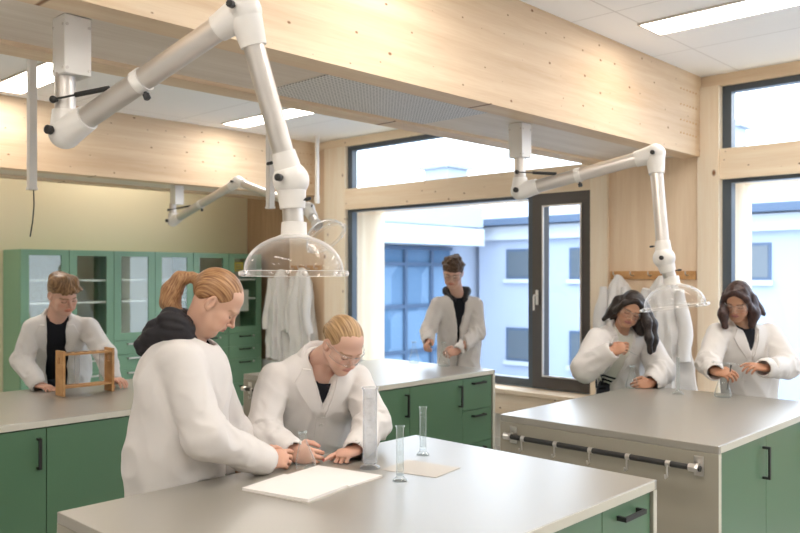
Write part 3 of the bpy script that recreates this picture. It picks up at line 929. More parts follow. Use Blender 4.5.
def ecap(a, b, ra, rb, nrm, s):
    """capsule flattened by factor s along unit direction nrm"""
    a, b, n = A3(a), A3(b), A3(nrm); r = max(ra, rb); g = 1 / s - 1
    ba = b - a; ba = ba + g * (ba @ n) * n; L2 = max((ba ** 2).sum(), 1e-12)
    def fn(X, Y, Z):
        px, py, pz = X - a[0], Y - a[1], Z - a[2]
        e = (px * n[0] + py * n[1] + pz * n[2]) * g
        px, py, pz = px + e * n[0], py + e * n[1], pz + e * n[2]
        t = np.clip((px * ba[0] + py * ba[1] + pz * ba[2]) / L2, 0, 1)
        d = np.sqrt((px - t * ba[0]) ** 2 + (py - t * ba[1]) ** 2 + (pz - t * ba[2]) ** 2) - (ra + (rb - ra) * t)
        return d * (.5 + .5 * s)
    return np.minimum(a, b) - r, np.maximum(a, b) + r, fn

def ell(c, r, rot=None):
    c, r = A3(c), A3(r); Rm = np.eye(3) if rot is None else np.asarray(rot)   # columns = axes
    R = r.max()
    def fn(X, Y, Z):
        px, py, pz = X - c[0], Y - c[1], Z - c[2]
        q = [(px * Rm[0, i] + py * Rm[1, i] + pz * Rm[2, i]) for i in range(3)]
        k0 = np.sqrt(sum((q[i] / r[i]) ** 2 for i in range(3))); k1 = np.sqrt(sum((q[i] / r[i] ** 2) ** 2 for i in range(3)))
        return k0 * (k0 - 1) / np.maximum(k1, 1e-6)
    return c - R, c + R, fn

def func(lo, hi, fn):
    return A3(lo), A3(hi), fn

def np_obj(name, V, F, mat, base, parent=None, col=None, **kw):
    me = bpy.data.meshes.new(name)
    V = np.asarray(V, np.float64) - A3(base)
    me.vertices.add(len(V)); me.vertices.foreach_set('co', V.astype(np.float32).ravel())
    me.loops.add(F.size); me.loops.foreach_set('vertex_index', F.astype(np.int32).ravel())
    me.polygons.add(len(F)); k = F.shape[1]
    me.polygons.foreach_set('loop_start', np.arange(len(F), dtype=np.int32) * k)
    me.update(calc_edges=True); me.validate()
    me.polygons.foreach_set('use_smooth', np.ones(len(me.polygons), bool))
    if col is not None:
        at = me.color_attributes.new('tone', 'FLOAT_COLOR', 'POINT')
        at.data.foreach_set('color', np.c_[col, np.ones(len(col))].astype(np.float32).ravel())
    me.materials.append(mat)
    o = bpy.data.objects.new(name, me); COL.objects.link(o)
    o['_b'] = list(base)
    if parent is not None: o.parent = parent
    else: o.location = base
    return tag(o, **kw)

# ---------------------------------------------------------------- cloth, skin and hair materials
def skin_mat():
    m, nt, N, L, B = new_mat('skin')
    at = N.new('ShaderNodeAttribute'); at.attribute_name = 'tone'
    L.new(at.outputs['Color'], B.inputs['Base Color'])
    B.inputs['Roughness'].default_value = .48; B.inputs['Specular IOR Level'].default_value = .4
    B.inputs['Subsurface Weight'].default_value = .12; B.inputs['Subsurface Radius'].default_value = (.01, .004, .002)
    B.inputs['Subsurface Scale'].default_value = 1.0
    return m
M['skin'] = skin_mat()

def hair_mat(name, c1, c2, rough=.42):
    m, nt, N, L, B = new_mat(name)
    at = N.new('ShaderNodeAttribute'); at.attribute_name = 'tone'   # strand direction field packed as colour
    tc = N.new('ShaderNodeTexCoord')
    no = N.new('ShaderNodeTexNoise'); no.inputs['Scale'].default_value = 1.0; no.inputs['Detail'].default_value = 4
    L.new(at.outputs['Color'], no.inputs['Vector'])
    rp = N.new('ShaderNodeValToRGB')
    rp.color_ramp.elements[0].position = .34; rp.color_ramp.elements[0].color = (*c1, 1)
    rp.color_ramp.elements[1].position = .66; rp.color_ramp.elements[1].color = (*c2, 1)
    L.new(no.outputs['Fac'], rp.inputs['Fac']); L.new(rp.outputs['Color'], B.inputs['Base Color'])
    bp = N.new('ShaderNodeBump'); bp.inputs['Strength'].default_value = .6; bp.inputs['Distance'].default_value = .004
    L.new(no.outputs['Fac'], bp.inputs['Height']); L.new(bp.outputs['Normal'], B.inputs['Normal'])
    B.inputs['Roughness'].default_value = rough; B.inputs['Specular IOR Level'].default_value = .45
    return m

def cloth_mat(name, col, rough=.85, weave=900.0, sheen=.0, crease=.18):
    m, nt, N, L, B = new_mat(name)
    B.inputs['Base Color'].default_value = (*col, 1); B.inputs['Roughness'].default_value = rough
    B.inputs['Specular IOR Level'].default_value = .2
    tc = N.new('ShaderNodeTexCoord')
    n1 = N.new('ShaderNodeTexNoise'); n1.inputs['Scale'].default_value = 7; n1.inputs['Detail'].default_value = 1; n1.inputs['Distortion'].default_value = .8
    L.new(tc.outputs['Object'], n1.inputs['Vector'])
    b1 = N.new('ShaderNodeBump'); b1.inputs['Strength'].default_value = crease; b1.inputs['Distance'].default_value = .02
    L.new(n1.outputs['Fac'], b1.inputs['Height']); L.new(b1.outputs['Normal'], B.inputs['Normal'])
    return m
M['coat'] = cloth_mat('lab_coat_cotton', (.72, .685, .66))
M['coat2'] = cloth_mat('lab_coat_white', (.74, .72, .70))
M['tee'] = cloth_mat('black_jersey', (.012, .013, .018), .8)
M['hood'] = cloth_mat('black_quilt', (.030, .028, .032), .5, crease=.5)
M['whitetee'] = cloth_mat('cream_jersey', (.72, .70, .62))
M['trouser'] = cloth_mat('dark_denim', (.04, .045, .06))
M['shoe'] = flat('shoe_leather', (.05, .05, .05), .5)
M['button'] = flat('coat_button', (.72, .69, .65), .35)
M['band'] = flat('hair_band', (.55, .33, .20), .6)

# ---------------------------------------------------------------- people
def hand(W, d, n, s, curl, thumb=1.0, sc_=1.0, spread=1.0, straight=None, h=.0032, arm_to=None):
    """W wrist, d along the hand, n out of the palm, s towards the thumb; returns V, F, nail centres"""
    W, d, n, s = A3(W), A3(Vector(d).normalized()), A3(n), A3(s)
    n = n - d * (n @ d); n /= np.linalg.norm(n); s = s - d * (s @ d) - n * (s @ n); s /= np.linalg.norm(s)
    segs = []; nails = []
    base = [(.030, .088), (.0105, .092), (-.009, .088), (-.027, .079)]
    lens = [.070, .077, .071, .055]; rad = [.0088, .0090, .0086, .0076]
    for i in range(4):
        p = W + (s * base[i][0] + d * base[i][1]) * sc_
        ang = 0; c = curl[i] if isinstance(curl, (list, tuple)) else curl
        fan = (1.5 - i) * .06 * spread
        dd = d + s * fan; dd /= np.linalg.norm(dd)
        pts = [p - d * .02 * sc_, p]
        for ph, fr in ((0, .46), (1, .31), (2, .23)):
            ang += math.radians(c * (.8, 1.1, .8)[ph])
            v = dd * math.cos(ang) + n * math.sin(ang)
            p = p + v * lens[i] * fr * sc_; pts.append(p)
        back = dd * -math.sin(ang) * -1 + n * -math.cos(ang)
        nails.append(pts[-1] + (d * math.sin(ang) - n * math.cos(ang)) * rad[i] * .75 * sc_ + v * .002)
        segs.append((pts, rad[i] * sc_))
    tp = W + (d * .028 + s * .026) * sc_
    t1 = tp + (d * .55 + s * .75 + n * .35 * thumb) / 1.0 * .036 * sc_
    t2 = t1 + (d * .85 + s * .15 * (2 - thumb) + n * .45 * thumb) * .031 * sc_
    t3 = t2 + (d * .93 - s * .15 * thumb + n * .35 * thumb) * .025 * sc_
    back = W - d * .02
    allp = np.array([q for pts, r in segs for q in pts] + [t3, t1, W - d * .05, W + d * .09])
    end = W - d * .08 if arm_to is None else W + (A3(arm_to) - W) / np.linalg.norm(A3(arm_to) - W) * .11
    allp = np.vstack([allp, end])
    f = Field(allp.min(0) - .045, allp.max(0) + .045, h)
    f.op(cap(end, W, .030 * sc_, .025 * sc_), .01)
    f.op(ecap(W + d * .022 * sc_ + s * .004, W + d * .070 * sc_ + s * .003, .030 * sc_, .038 * sc_, n, .42), .022)
    f.op(cap(W + d * .03 * sc_ + s * .018 * sc_, t1, .017 * sc_, .012 * sc_), .012)
    f.op(ecap(W + d * .03 * sc_ - s * .02 * sc_, W + d * .065 * sc_ - s * .02 * sc_, .018 * sc_, .014 * sc_, n, .8), .012)
    for pts, r in segs:
        g = Field(f.lo, f.lo + (f.n - 1.5) * h, h)
        for k in range(4):
            r0 = r * (1.05, 1.05, .98, .92)[k]; r1 = r * (1.05, .98, .92, .78)[k]
            g.op(cap(pts[k], pts[k + 1], r0, r1), .003)
        D, d2 = f.D, g.D; k = .004
        hh = np.maximum(k - np.abs(D - d2), 0) / k
        f.D = np.minimum(D, d2) - hh * hh * k * .25
    f.op(cap(t1, t2, .0115 * sc_, .0102 * sc_), .006); f.op(cap(t2, t3, .0102 * sc_, .0085 * sc_), .003)
    nails.append(t3 + s * .006 + d * .004)
    V, F = f.mesh(1)
    return V, F, nails

def head_field(h=.0042, fat=1.0, nose=1.0, neck_to=None, female=True):
    """head in its own frame: x right, y face, z up"""
    f = Field((-.11, -.15, -.24), (.11, .14, .15), h)
    f.op(ell((0, -.014, .036), (.0735, .092, .080)), .01)
    f.op(ell((0, .028, -.032), (.058 * fat, .058, .078)), .03)
    f.op(ell((0, .022, .045), (.060, .056, .050)), .02)
    for sx in (-1, 1):
        f.op(cap((sx * .053 * fat, -.005, -.045), (sx * .018 * fat, .056, -.097), .016, .015), .03)
        f.op(ell((sx * .041 * fat, .055, -.022), (.022, .024, .020)), .02)
        f.op(ell((sx * .035 * fat, .055, -.058), (.022, .025, .024)), .02)
    f.op(ell((0, .062, -.096), (.021, .019, .017)), .018)
    f.op(ell((0, .074, .020), (.045, .016, .012)), .02)
    for sx in (-1, 1):
        f.op(ell((sx * .0325, .094, -.001), (.016, .014, .011)), .014, '-')
        f.op(ell((sx * .0315, .0665, -.002), (.0145, .0150, .0125)), .004)
    f.op(cap((0, .082, .008), (0, .103 * 1.0, -.028), .0068, .0088), .010)
    f.op(ell((0, .102 + .003 * nose, -.030), (.0098, .0100, .0088)), .006)
    for sx in (-1, 1):
        f.op(ell((sx * .0105, .092, -.0345), (.0068, .0085, .0062)), .006)
    f.op(ell((0, .080, -.055), (.024, .014, .016)), .014)
    f.op(ell((0, .0895, -.0555), (.019, .0075, .0052)), .005)
    f.op(ell((0, .0880, -.0655), (.017, .0078, .0058)), .005)
    f.op(cap((-.021, .090, -.0605), (.021, .090, -.0605), .0016), .004, '-')
    for sx in (-1, 1):
        a = math.radians(14)
        rot = np.array([[math.cos(.35 * sx), -math.sin(.35 * sx), 0], [math.sin(.35 * sx), math.cos(.35 * sx), 0], [0, 0, 1]])
        f.op(ell((sx * .0775, -.014, -.002), (.0085, .0180, .031), rot), .005)
        f.op(ell((sx * .0870, -.010, .002), (.0085, .0105, .020), rot), .003, '-')
        f.op(ell((sx * .0755, -.006, -.022), (.006, .008, .009)), .005)
    if neck_to is not None:
        f.op(cap((0, -.022, -.045), neck_to, .050 if female else .056, .054 if female else .062), .025)
    return f

def head_colour(V, skin, lip, brow, lash=(.03, .02, .015), browz=.0225):
    c = np.tile(np.array(skin, float), (len(V), 1))
    x, y, z = V[:, 0], V[:, 1], V[:, 2]
    front = y > .055
    def mix(mask, col, w=1.0):
        m = (np.clip(mask, 0, 1) * w)[:, None]
        c[:] = c * (1 - m) + np.array(col) * m
    ch = np.exp(-(((np.abs(x) - .042) / .018) ** 2 + ((z + .028) / .018) ** 2)) * front
    mix(ch, np.array(skin) * np.array([1.0, .72, .68]), .55)
    ns = np.exp(-((x / .012) ** 2 + ((z + .03) / .012) ** 2)) * (y > .09)
    mix(ns, np.array(skin) * np.array([1.0, .78, .74]), .4)
    l = 1.25 - np.sqrt((x / .023) ** 2 + ((z + .0605) / .0125) ** 2)
    mix(np.clip(l * 4, 0, 1) * (y > .075), lip, .85)
    ax = np.abs(x)
    bz = browz - ((ax - .030) / .022) ** 2 * .005
    b = 1 - np.abs(z - bz) / .0052
    mix(np.clip(b * 2.5, 0, 1) * ((ax > .012) & (ax < .053) & front), brow, .75)
    lz = -.0075 + ((ax - .0315) / .0145) ** 2 * .0045
    e = 1 - np.abs(z - lz) / .0034
    mix(np.clip(e * 2.2, 0, 1) * ((ax > .017) & (ax < .047) & (y > .05)), lash, .9)
    cr = 1 - np.abs(z - (.0075 - ((ax - .0315) / .0145) ** 2 * .004)) / .002
    mix(np.clip(cr, 0, 1) * ((ax > .018) & (ax < .046) & (y > .055)), np.array(skin) * .55, .5)
    ml = 1 - np.sqrt(((z + .0605) / .0022) ** 2)
    mix(np.clip(ml * 2, 0, 1) * ((ax < .022) & (y > .072)), np.array(lip) * .35, .8)
    no = np.exp(-(((ax - .008) / .003) ** 2 + ((z + .040) / .002) ** 2)) * (y > .085)
    mix(no, np.array(skin) * .25, .8)
    return c

def frame_cols(f, u):
    """matrix with columns right, face, up"""
    f = Vector(f).normalized(); u = Vector(u); u = (u - f * u.dot(f)).normalized(); r = f.cross(u)
    return np.array([list(r), list(f), list(u)]).T
def strand_cap(V):
    ang = np.arctan2(V[:, 0], V[:, 2] + .06)
    return np.stack([ang * 26, np.hypot(V[:, 0], V[:, 2]) * 30, V[:, 1] * 9], 1)
def strand_down(V):
    return np.stack([V[:, 0] * 190, V[:, 1] * 190, V[:, 2] * 14], 1)

def hair_cap(hl, radii=(.0795, .0985, .0865), c=(0, -.016, .038), lo=(-.13, -.22, -.32), hi=(.13, .16, .16), h=.0048):
    """skull cap of hair above a hairline hl = [(y, z), ...] (front to back)"""
    f = Field(lo, hi, h)
    f.op(ell(c, radii), .004)
    ys = [p[0] for p in hl][::-1]; zs = [p[1] for p in hl][::-1]
    f.op(func(f.lo, f.lo + f.n * h, lambda X, Y, Z: (np.interp(Y, ys, zs) - Z) * .75 + X * 0), .012, '&')
    return f

def off_bench(V, S):
    """lets cloth and hands lie on the bench top instead of sinking into it"""
    if 'bench' not in S: return V
    x0, x1, y0, y1, side = S['bench']; V = V.copy(); g = .004
    ins = (V[:, 0] > x0 - g) & (V[:, 0] < x1 + g) & (V[:, 1] > y0 - g) & (V[:, 1] < y1 + g) & (V[:, 2] < .9 + g)
    top = ins & (V[:, 2] > .84)
    V[top, 2] = .9 + g
    low = ins & ~top
    if side == 'Y': V[low, 1] = y1 + g
    else: V[low, 0] = x1 + g
    return V

def person(S):
    """S: dict of joints and clothes; returns the top-level body object"""
    c = A3(S['head']); Mh = frame_cols(S['face'], S['crown']); hs = S.get('hs', 1.0)
    nb, pel = A3(S['neck']), A3(S['pelvis'])
    shR, shL, elR, elL, wrR, wrL = (A3(S[k]) for k in ('shR', 'shL', 'elR', 'elL', 'wrR', 'wrL'))
    r = shR - shL; r /= np.linalg.norm(r); up = nb - pel; up -= r * (up @ r); up /= np.linalg.norm(up); fr = np.cross(up, r)
    base = (pel[0], pel[1], 0.0)
    toL = lambda w: Mh.T @ (A3(w) - c) / hs
    toW = lambda V: c + hs * (V @ Mh.T)
    skin = np.array(S['skin'])
    Vs, Fs, Cs = [], [], []
    def push(V, F, C):
        b = sum(len(v) for v in Vs); Vs.append(V); Fs.append(F + b); Cs.append(C)
    # head with neck
    nl = toL(nb)
    hf = head_field(S.get('hres', .0042), S.get('fat', 1.0), S.get('nose', 1.0), None)
    lo = np.minimum(hf.lo, nl - .075); hi = np.maximum([a[-1] for a in hf.ax], nl + .06)
    if (lo < hf.lo - 1e-4).any() or (hi > [a[-1] + 1e-4 for a in hf.ax]).any():
        big = Field(lo, hi, hf.h)
        o = np.round((hf.lo - big.lo) / hf.h).astype(int); big.lo = hf.lo - o * hf.h
        big.ax = [(big.lo[i] + hf.h * np.arange(big.n[i])).astype(np.float32) for i in range(3)]
        sh = hf.D.shape; e = np.minimum(o + sh, big.n)
        big.D[o[0]:e[0], o[1]:e[1], o[2]:e[2]] = hf.D[:e[0] - o[0], :e[1] - o[1], :e[2] - o[2]]
        hf = big
    nr = S.get('neckr', .050)
    hf.op(cap((0, -.022, -.035), nl, nr, nr * 1.08), .03)
    V, F = hf.mesh(1)
    push(toW(V), F, head_colour(V, skin, S.get('lip', skin * [1.0, .58, .56]), S['brow']))
    # hands
    for side, W, E in (('R', wrR, elR), ('L', wrL, elL)):
        hd = S.get('hand' + side)
        if hd is None: continue
        V, F, nails = hand(W, hd['d'], hd['n'], A3(Vector(hd['d']).cross(Vector(hd['n']))) * (1 if side == 'R' else -1), hd.get('curl', 25), hd.get('thumb', 1.0), hd.get('size', 1.0), hd.get('spread', 1.0), arm_to=E)
        C = np.tile(skin * [1.0, .93, .9], (len(V), 1))
        for q in nails:
            m = np.clip((.0072 - np.linalg.norm(V - q, axis=1)) / .002, 0, 1)[:, None]
            C = C * (1 - m) + np.array(S.get('nail', skin * [1.05, .92, .9])) * m
        push(off_bench(V, S), F, C)
    # trunk and limbs under the clothes
    k = S.get('build', 1.0)
    hemz = S.get('hem', .62)
    footc = A3(S.get('foot', (pel[0], pel[1], 0))); footc[2] = 0
    fd = fr.copy(); fd[2] = 0; fd /= np.linalg.norm(fd)
    rg = r.copy(); rg[2] = 0; rg /= np.linalg.norm(rg)
    hipR, hipL = pel + rg * .085, pel - rg * .085
    anR, anL = footc + rg * .10 + [0, 0, .09], footc - rg * .10 + [0, 0, .09]
    knR, knL = (hipR + anR) / 2 + fd * .05 + [0, 0, .03], (hipL + anL) / 2 + fd * .05 + [0, 0, .03]
    allj = np.array([nb, pel, shR, shL, elR, elL, wrR, wrL, anR, anL, c])
    f = Field(np.minimum(allj.min(0) - .25, [9, 9, -.02]), allj.max(0) + .2, .015)
    f.op(ecap(nb - up * .15, pel + up * .05, .145 * k, .135 * k, fr, .66), .03); f.op(cap(shR, shL, .055, .055), .04)
    f.op(cap(nb - up * .05, nb + (c - nb) * .35, .05, .048), .03)
    for a, b, cc in ((shR, elR, wrR), (shL, elL, wrL)):
        f.op(cap(a, b, .05, .042), .02); f.op(cap(b, b + (cc - b) * .92, .040, .028), .02)
    for a, b, cc in ((hipR, knR, anR), (hipL, knL, anL)):
        f.op(cap(a, b, .085, .06), .03); f.op(cap(b, cc, .055, .038), .02); f.op(cap(cc - [0, 0, .045], cc + fd * .15 - [0, 0, .055], .035, .03), .02)
    V, F = f.mesh(1)
    push(V, F, np.tile(skin, (len(V), 1)))
    body = np_obj('person', np.vstack(Vs), np.vstack(Fs), M['skin'], base, None, np.vstack(Cs), label=S['label'], cat='person', group=S.get('group'))
    # trousers and shoes
    f = Field(np.array([min(anR[0], anL[0], pel[0]) - .28, min(anR[1], anL[1], pel[1]) - .28, -.02]), np.array([max(anR[0], anL[0], pel[0]) + .28, max(anR[1], anL[1], pel[1]) + .28, pel[2] + .25]), .015)
    for a, b, cc in ((hipR, knR, anR), (hipL, knL, anL)):
        f.op(cap(a, b, .098, .075), .03); f.op(cap(b, cc - [0, 0, .02], .072, .06), .02)
    f.op(ecap(pel + up * .08, pel - up * .02, .15, .16, fr, .68), .03)
    f.op(func(f.lo, f.lo + f.n * f.h, lambda X, Y, Z: .055 - Z + 0 * X + 0 * Y), .004, '&')
    V, F = f.mesh(1); np_obj('trousers', V, F, M['trouser'], base, body)
    for an in (anR, anL):
        f = Field(an - [.3, .3, .12], an + [.3, .3, .12], .009)
        f.op(ecap(an - [0, 0, .05] - fd * .05, an + fd * .15 - [0, 0, .055], .046, .046, (0, 0, 1), .8), .02); f.op(cap(an - [0, 0, .03], an + [0, 0, .0], .045, .043), .03)
        f.op(func(f.lo, f.lo + f.n * f.h, lambda X, Y, Z: .004 - Z + 0 * X + 0 * Y), .002, '&')
        V, F = f.mesh(1); np_obj('shoe', V, F, M['shoe'], base, body)
    # shirt or jumper
    w, s = S.get('w', .185), S.get('depth', .70)
    T = lambda x, y, z: nb + r * x + fr * y + up * z
    f = Field(allj[:4].min(0) - .28, allj[:4].max(0) + .28, .011)
    chest0 = nb - up * .155; waist = pel + up * .10; low = pel + up * .03
    lean = fr * S.get('chestf', .0)
    f.op(ecap(chest0 + lean, low, w - .016, w - .045, fr, s), .02); f.op(cap(shR + (nb - shR) * .12, shL + (nb - shL) * .16, .044, .044), .05)
    f.op(cap(nb - up * .06, nb + up * S.get('neckline', .0) + fr * .0, .070, .066), .03)
    f.op(cap(nb + (c - nb) * .10 + fr * S.get('neckcarve', .02) - up * S.get('scoop', 0), nb + (c - nb) * 1.2, S.get('neckhole', .049), .058), .008, '-')
    V, F = f.mesh(1); V = V + vnormals(V, F) * (.004 * vnoise(V * 11, 5))[:, None]
    sh = np_obj('shirt', V, F, M[S.get('shirt', 'tee')], base, body, label=S.get('shirtlabel'))
    shb = BVHTree.FromPolygons(V.tolist(), F.tolist())
    # coat
    hem = pel + (hemz - pel[2]) * np.array([0, 0, 1.0]) + fd * S.get('hemf', 0.0)
    pts = np.array([shR, shL, elR, elL, wrR, wrL, hem, nb])
    f = Field(pts.min(0) - .30, pts.max(0) + .30, S.get('cres', .0082))
    f.op(ecap(chest0 + lean, waist, w, w * S.get('waistw', 1.0), fr, s), .03); f.op(ecap(waist, hem, w * S.get('waistw', 1.0), w * S.get('hemw', 1.16), fr, s * 1.05), .05)
    f.op(func(f.lo, f.lo + f.n * f.h, lambda X, Y, Z: hemz - Z + 0 * X + 0 * Y), .004, '&')
    f.op(cap(shR + (nb - shR) * .12 - up * .015, shL + (nb - shL) * .12 - up * .015, .066, .066), .06)
    f.op(cap(nb - up * .09, nb - up * .04, .095, .080), .05)
    su, sel, sw_ = S.get('sleeve', (.082, .072, .058))
    for a, b, cc in ((shR, elR, wrR), (shL, elL, wrL)):
        dd = (cc - b) / np.linalg.norm(cc - b)
        bend = (b - (a + cc) / 2); bl = np.linalg.norm(bend)
        g2 = Field(f.lo, f.lo + (f.n - 1.5) * f.h, f.h); g2.op(cap(a, b, su, sel), .01); g2.op(cap(b, cc, sel, sw_), .03)
        kk = .014; hh = np.maximum(kk - np.abs(f.D - g2.D), 0) / kk; f.D = np.minimum(f.D, g2.D) - hh * hh * kk * .25
        f.op(cap(cc - dd * .05, cc + dd * .10, sw_ - .017, sw_ - .016), .004, '-')
    f.op(cap(nb - up * .03 + fr * .015, nb + (c - nb) * 1.3 + up * .1, .071, .10), .012, '-')
    if S.get('vee'):
        zs, ws, xo = S['vee']
        y0 = .02
        def wedge(X, Y, Z):
            dx, dy, dz = X - nb[0], Y - nb[1], Z - nb[2]
            lx = dx * r[0] + dy * r[1] + dz * r[2]; ly = dx * fr[0] + dy * fr[1] + dz * fr[2]; lz = dx * up[0] + dy * up[1] + dz * up[2]
            wv = np.interp(lz, zs, ws); xc = np.interp(lz, zs, xo)
            return np.maximum(np.abs(lx - xc) - wv, y0 - ly)
        f.op(func(f.lo, f.lo + f.n * f.h, wedge), .004, '-')
    V, F = f.mesh(1)
    N = vnormals(V, F)
    # folds: rings and twists along the sleeves, hanging folds on the trunk
    amp = S.get('fold', 1.0)
    arm_w = np.zeros(len(V)); disp = np.zeros(len(V))
    for j, (a, b, cc) in enumerate(((shR, elR, wrR), (shL, elL, wrL))):
        La = np.linalg.norm(b - a); Lb = np.linalg.norm(cc - b)
        for (p0, p1, off) in ((a, b, 0), (b, cc, La)):
            d = p1 - p0; L = np.linalg.norm(d); d = d / L
            t = np.clip((V - p0) @ d, 0, L); q = V - p0 - t[:, None] * d; dist = np.linalg.norm(q, axis=1); q = q / np.maximum(dist, 1e-6)[:, None]
            wgt = np.clip((.115 - dist) / .04, 0, 1) * np.clip(.35 + (t + off) / .20, 0, 1)
            tt = t + off
            n1 = vnoise(np.c_[tt * 11 + 1.2 * (q @ np.array([.5, .6, .3])), (q @ np.array([.6, .5, .6])) * 1.3, (q @ np.array([-.6, .7, .2])) * 1.3] + 11 * j, 3)
            n2 = vnoise(np.c_[tt * 16 + q[:, 1] * 1.4, q[:, 0] * 1.5 + tt * 5, q[:, 2] * 1.5], 8 + j)
            el = np.exp(-((tt - La) / .10) ** 2) * .7 + .6 * np.exp(-((tt - La - Lb + .08) / .08) ** 2) + .38
            dd = .0115 * (.75 * n1 + .55 * (1 - 2.4 * np.abs(n2))) * el * np.clip((La + Lb - .02 - tt) / .07, .12, 1)
            take = wgt > arm_w
            disp = np.where(take, dd, disp); arm_w = np.maximum(arm_w, wgt)
    rel = V - nb
    lx, ly, lz = rel @ r, rel @ fr, rel @ up
    wx = .03 * vnoise(V * 5, 21)
    tor = .010 * vnoise(np.c_[(lx + wx) * 12 + lz * 2.0, ly * 12, lz * 2.6], 1) + .007 * (1 - 2.4 * np.abs(vnoise(np.c_[(lx + wx) * 8 - lz * 5, ly * 8 + lz * 3, lz * 6], 2))) + .002 * (1 - 2.4 * np.abs(vnoise(np.c_[lx * 15 + lz * 6, ly * 15, lz * 6 + lx * 8], 4)))
    tor *= np.clip((.0 - lz) / .18 + .25, .15, 1.15)
    V = V + N * np.maximum(amp * (disp * arm_w + tor * (1 - arm_w)), -.008)[:, None]
    V = off_bench(V, S)
    coat = np_obj('lab_coat', V, F, M[S.get('coat', 'coat')], base, body)
    bvh = BVHTree.FromPolygons(V.tolist(), F.tolist())
    def drop(x, z, off=.004, b=bvh, y=.5, dflt=.12):
        o = T(x, w * s + .05 + S.get('chestf', 0), z); hit = b.ray_cast(Vector(o), Vector(-fr), .9)
        return (A3(hit[0]) + fr * off, True) if hit[0] is not None else (T(x, dflt, z), False)
    def strip(name, A, B, n, m, mat, parent, th=.004, off=.005, b=bvh):
        """a sewn-on piece between two edge polylines (x, z), laid onto the cloth"""
        def pl(Q, t):
            Q = np.array(Q, float); d = np.r_[0, np.cumsum(np.linalg.norm(np.diff(Q, axis=0), axis=1))]; return np.array([np.interp(t * d[-1], d, Q[:, 0]), np.interp(t * d[-1], d, Q[:, 1])])
        vs = np.zeros((n + 1, m + 1, 3)); ok = np.zeros((n + 1, m + 1), bool)
        for i in range(n + 1):
            p, q = pl(A, i / n), pl(B, i / n)
            for j in range(m + 1):
                x, z = p + (q - p) * j / m
                vs[i, j], ok[i, j] = drop(x, z, off, b)
        # smooth depth so the piece bridges folds
        dep = (vs - nb) @ fr
        for _ in range(3):
            pad = np.pad(dep, 1, mode='edge'); av = (pad[:-2, 1:-1] + pad[2:, 1:-1] + pad[1:-1, :-2] + pad[1:-1, 2:]) / 4
            dep = np.maximum(dep * .5 + av * .5, dep - .002)
        vs = vs + ((dep - (vs - nb) @ fr)[..., None]) * fr
        mb = MB(); k = (n + 1) * (m + 1)
        flatv = vs.reshape(-1, 3)
        mb.v = [tuple(v) for v in flatv] + [tuple(v - fr * (th + off)) for v in flatv]
        I = lambda i, j: i * (m + 1) + j
        for i in range(n):
            for j in range(m):
                mb.f.append((I(i, j), I(i, j + 1), I(i + 1, j + 1), I(i + 1, j))); mb.f.append((k + I(i, j), k + I(i + 1, j), k + I(i + 1, j + 1), k + I(i, j + 1)))
        rim = [I(0, j) for j in range(m)] + [I(i, m) for i in range(n)] + [I(n, j) for j in range(m, 0, -1)] + [I(i, 0) for i in range(n, 0, -1)]
        for a, b2 in zip(rim, rim[1:] + rim[:1]):
            mb.f.append((a, b2, k + b2, k + a))
        return obj(name, mb, mat, parent, True)
    cm = M[S.get('coat', 'coat')]
    if S.get('collar', True):
        phm = math.radians(S.get('collar_span', 138)); n = 40
        prof = [(.072, -.025), (.074, .022), (.082, .034), (.092, .026), (.108, -.004), (.118, -.028)]
        ht = S.get('collar_h', 1.0)
        vs = []; fs = []
        for i in range(n + 1):
            ph = -phm + 2 * phm * i / n; q = abs(ph) / phm
            for (rr, z) in prof:
                zz = z * ht + .030 - .075 * q ** 2.2
                vs.append(T(math.sin(ph) * rr * 1.02, -math.cos(ph) * rr * .96 + .012, zz))
        m_ = len(prof)
        for i in range(n):
            for j in range(m_ - 1):
                fs.append((i * m_ + j, (i + 1) * m_ + j, (i + 1) * m_ + j + 1, i * m_ + j + 1))
        mb = MB(); mb.v = [tuple(v) for v in vs]; mb.f = fs
        co = obj('collar', mb, cm, coat, True)
        md = co.modifiers.new('thickness', 'SOLIDIFY'); md.thickness = .004; md.offset = 0
        md = co.modifiers.new('soft', 'SUBSURF'); md.levels = 1; md.render_levels = 1
    lap = S.get('lapel')
    if lap:
        zt, zb, wt = lap['top'], lap['bottom'], lap['w']
        for sx in (1, -1):
            A = [(sx * (wt + .012), zt), (sx * (wt * .72 + .006), zt + (zb - zt) * .35), (sx * .010, zb)]
            o = lap.get('out', .060)
            B = [(sx * (wt + .012 + o * .55), zt - .005), (sx * (wt + .02 + o), zt - .055), (sx * (wt * .6 + .03 + o * .8), zt + (zb - zt) * .5), (sx * .026, zb - .01)]
            strip('lapel', A, B, 16, 6, cm, coat, .005, .008)
    for (x, z, pw, phh) in S.get('pocket', []):
        strip('pocket', [(x - pw / 2, z), (x - pw / 2, z - phh)], [(x + pw / 2, z), (x + pw / 2, z - phh)], 8, 8, cm, coat, .002, .003)
    if S.get('placket'):
        x0, x1, z0, z1 = S['placket']
        strip('placket', [(x0, z0), (x0, z1)], [(x1, z0), (x1, z1)], 20, 3, cm, coat, .002, .003)
    for (x, z) in S.get('buttons', []):
        p, ok = drop(x, z, .005)
        obj('button', MB().lathe([(.001, .0), (.009, 0), (.010, .002), (.009, .004), (.001, .003)], p, fr, 16), M['button'], coat, True)
    for (x0, x1, z0, z1) in S.get('stripes', []):
        strip('shirt_stripe', [(x0, z0), (x0, z1)], [(x1, z0), (x1, z1)], 3, 8, M['tee'], sh, .001, .0035, shb)
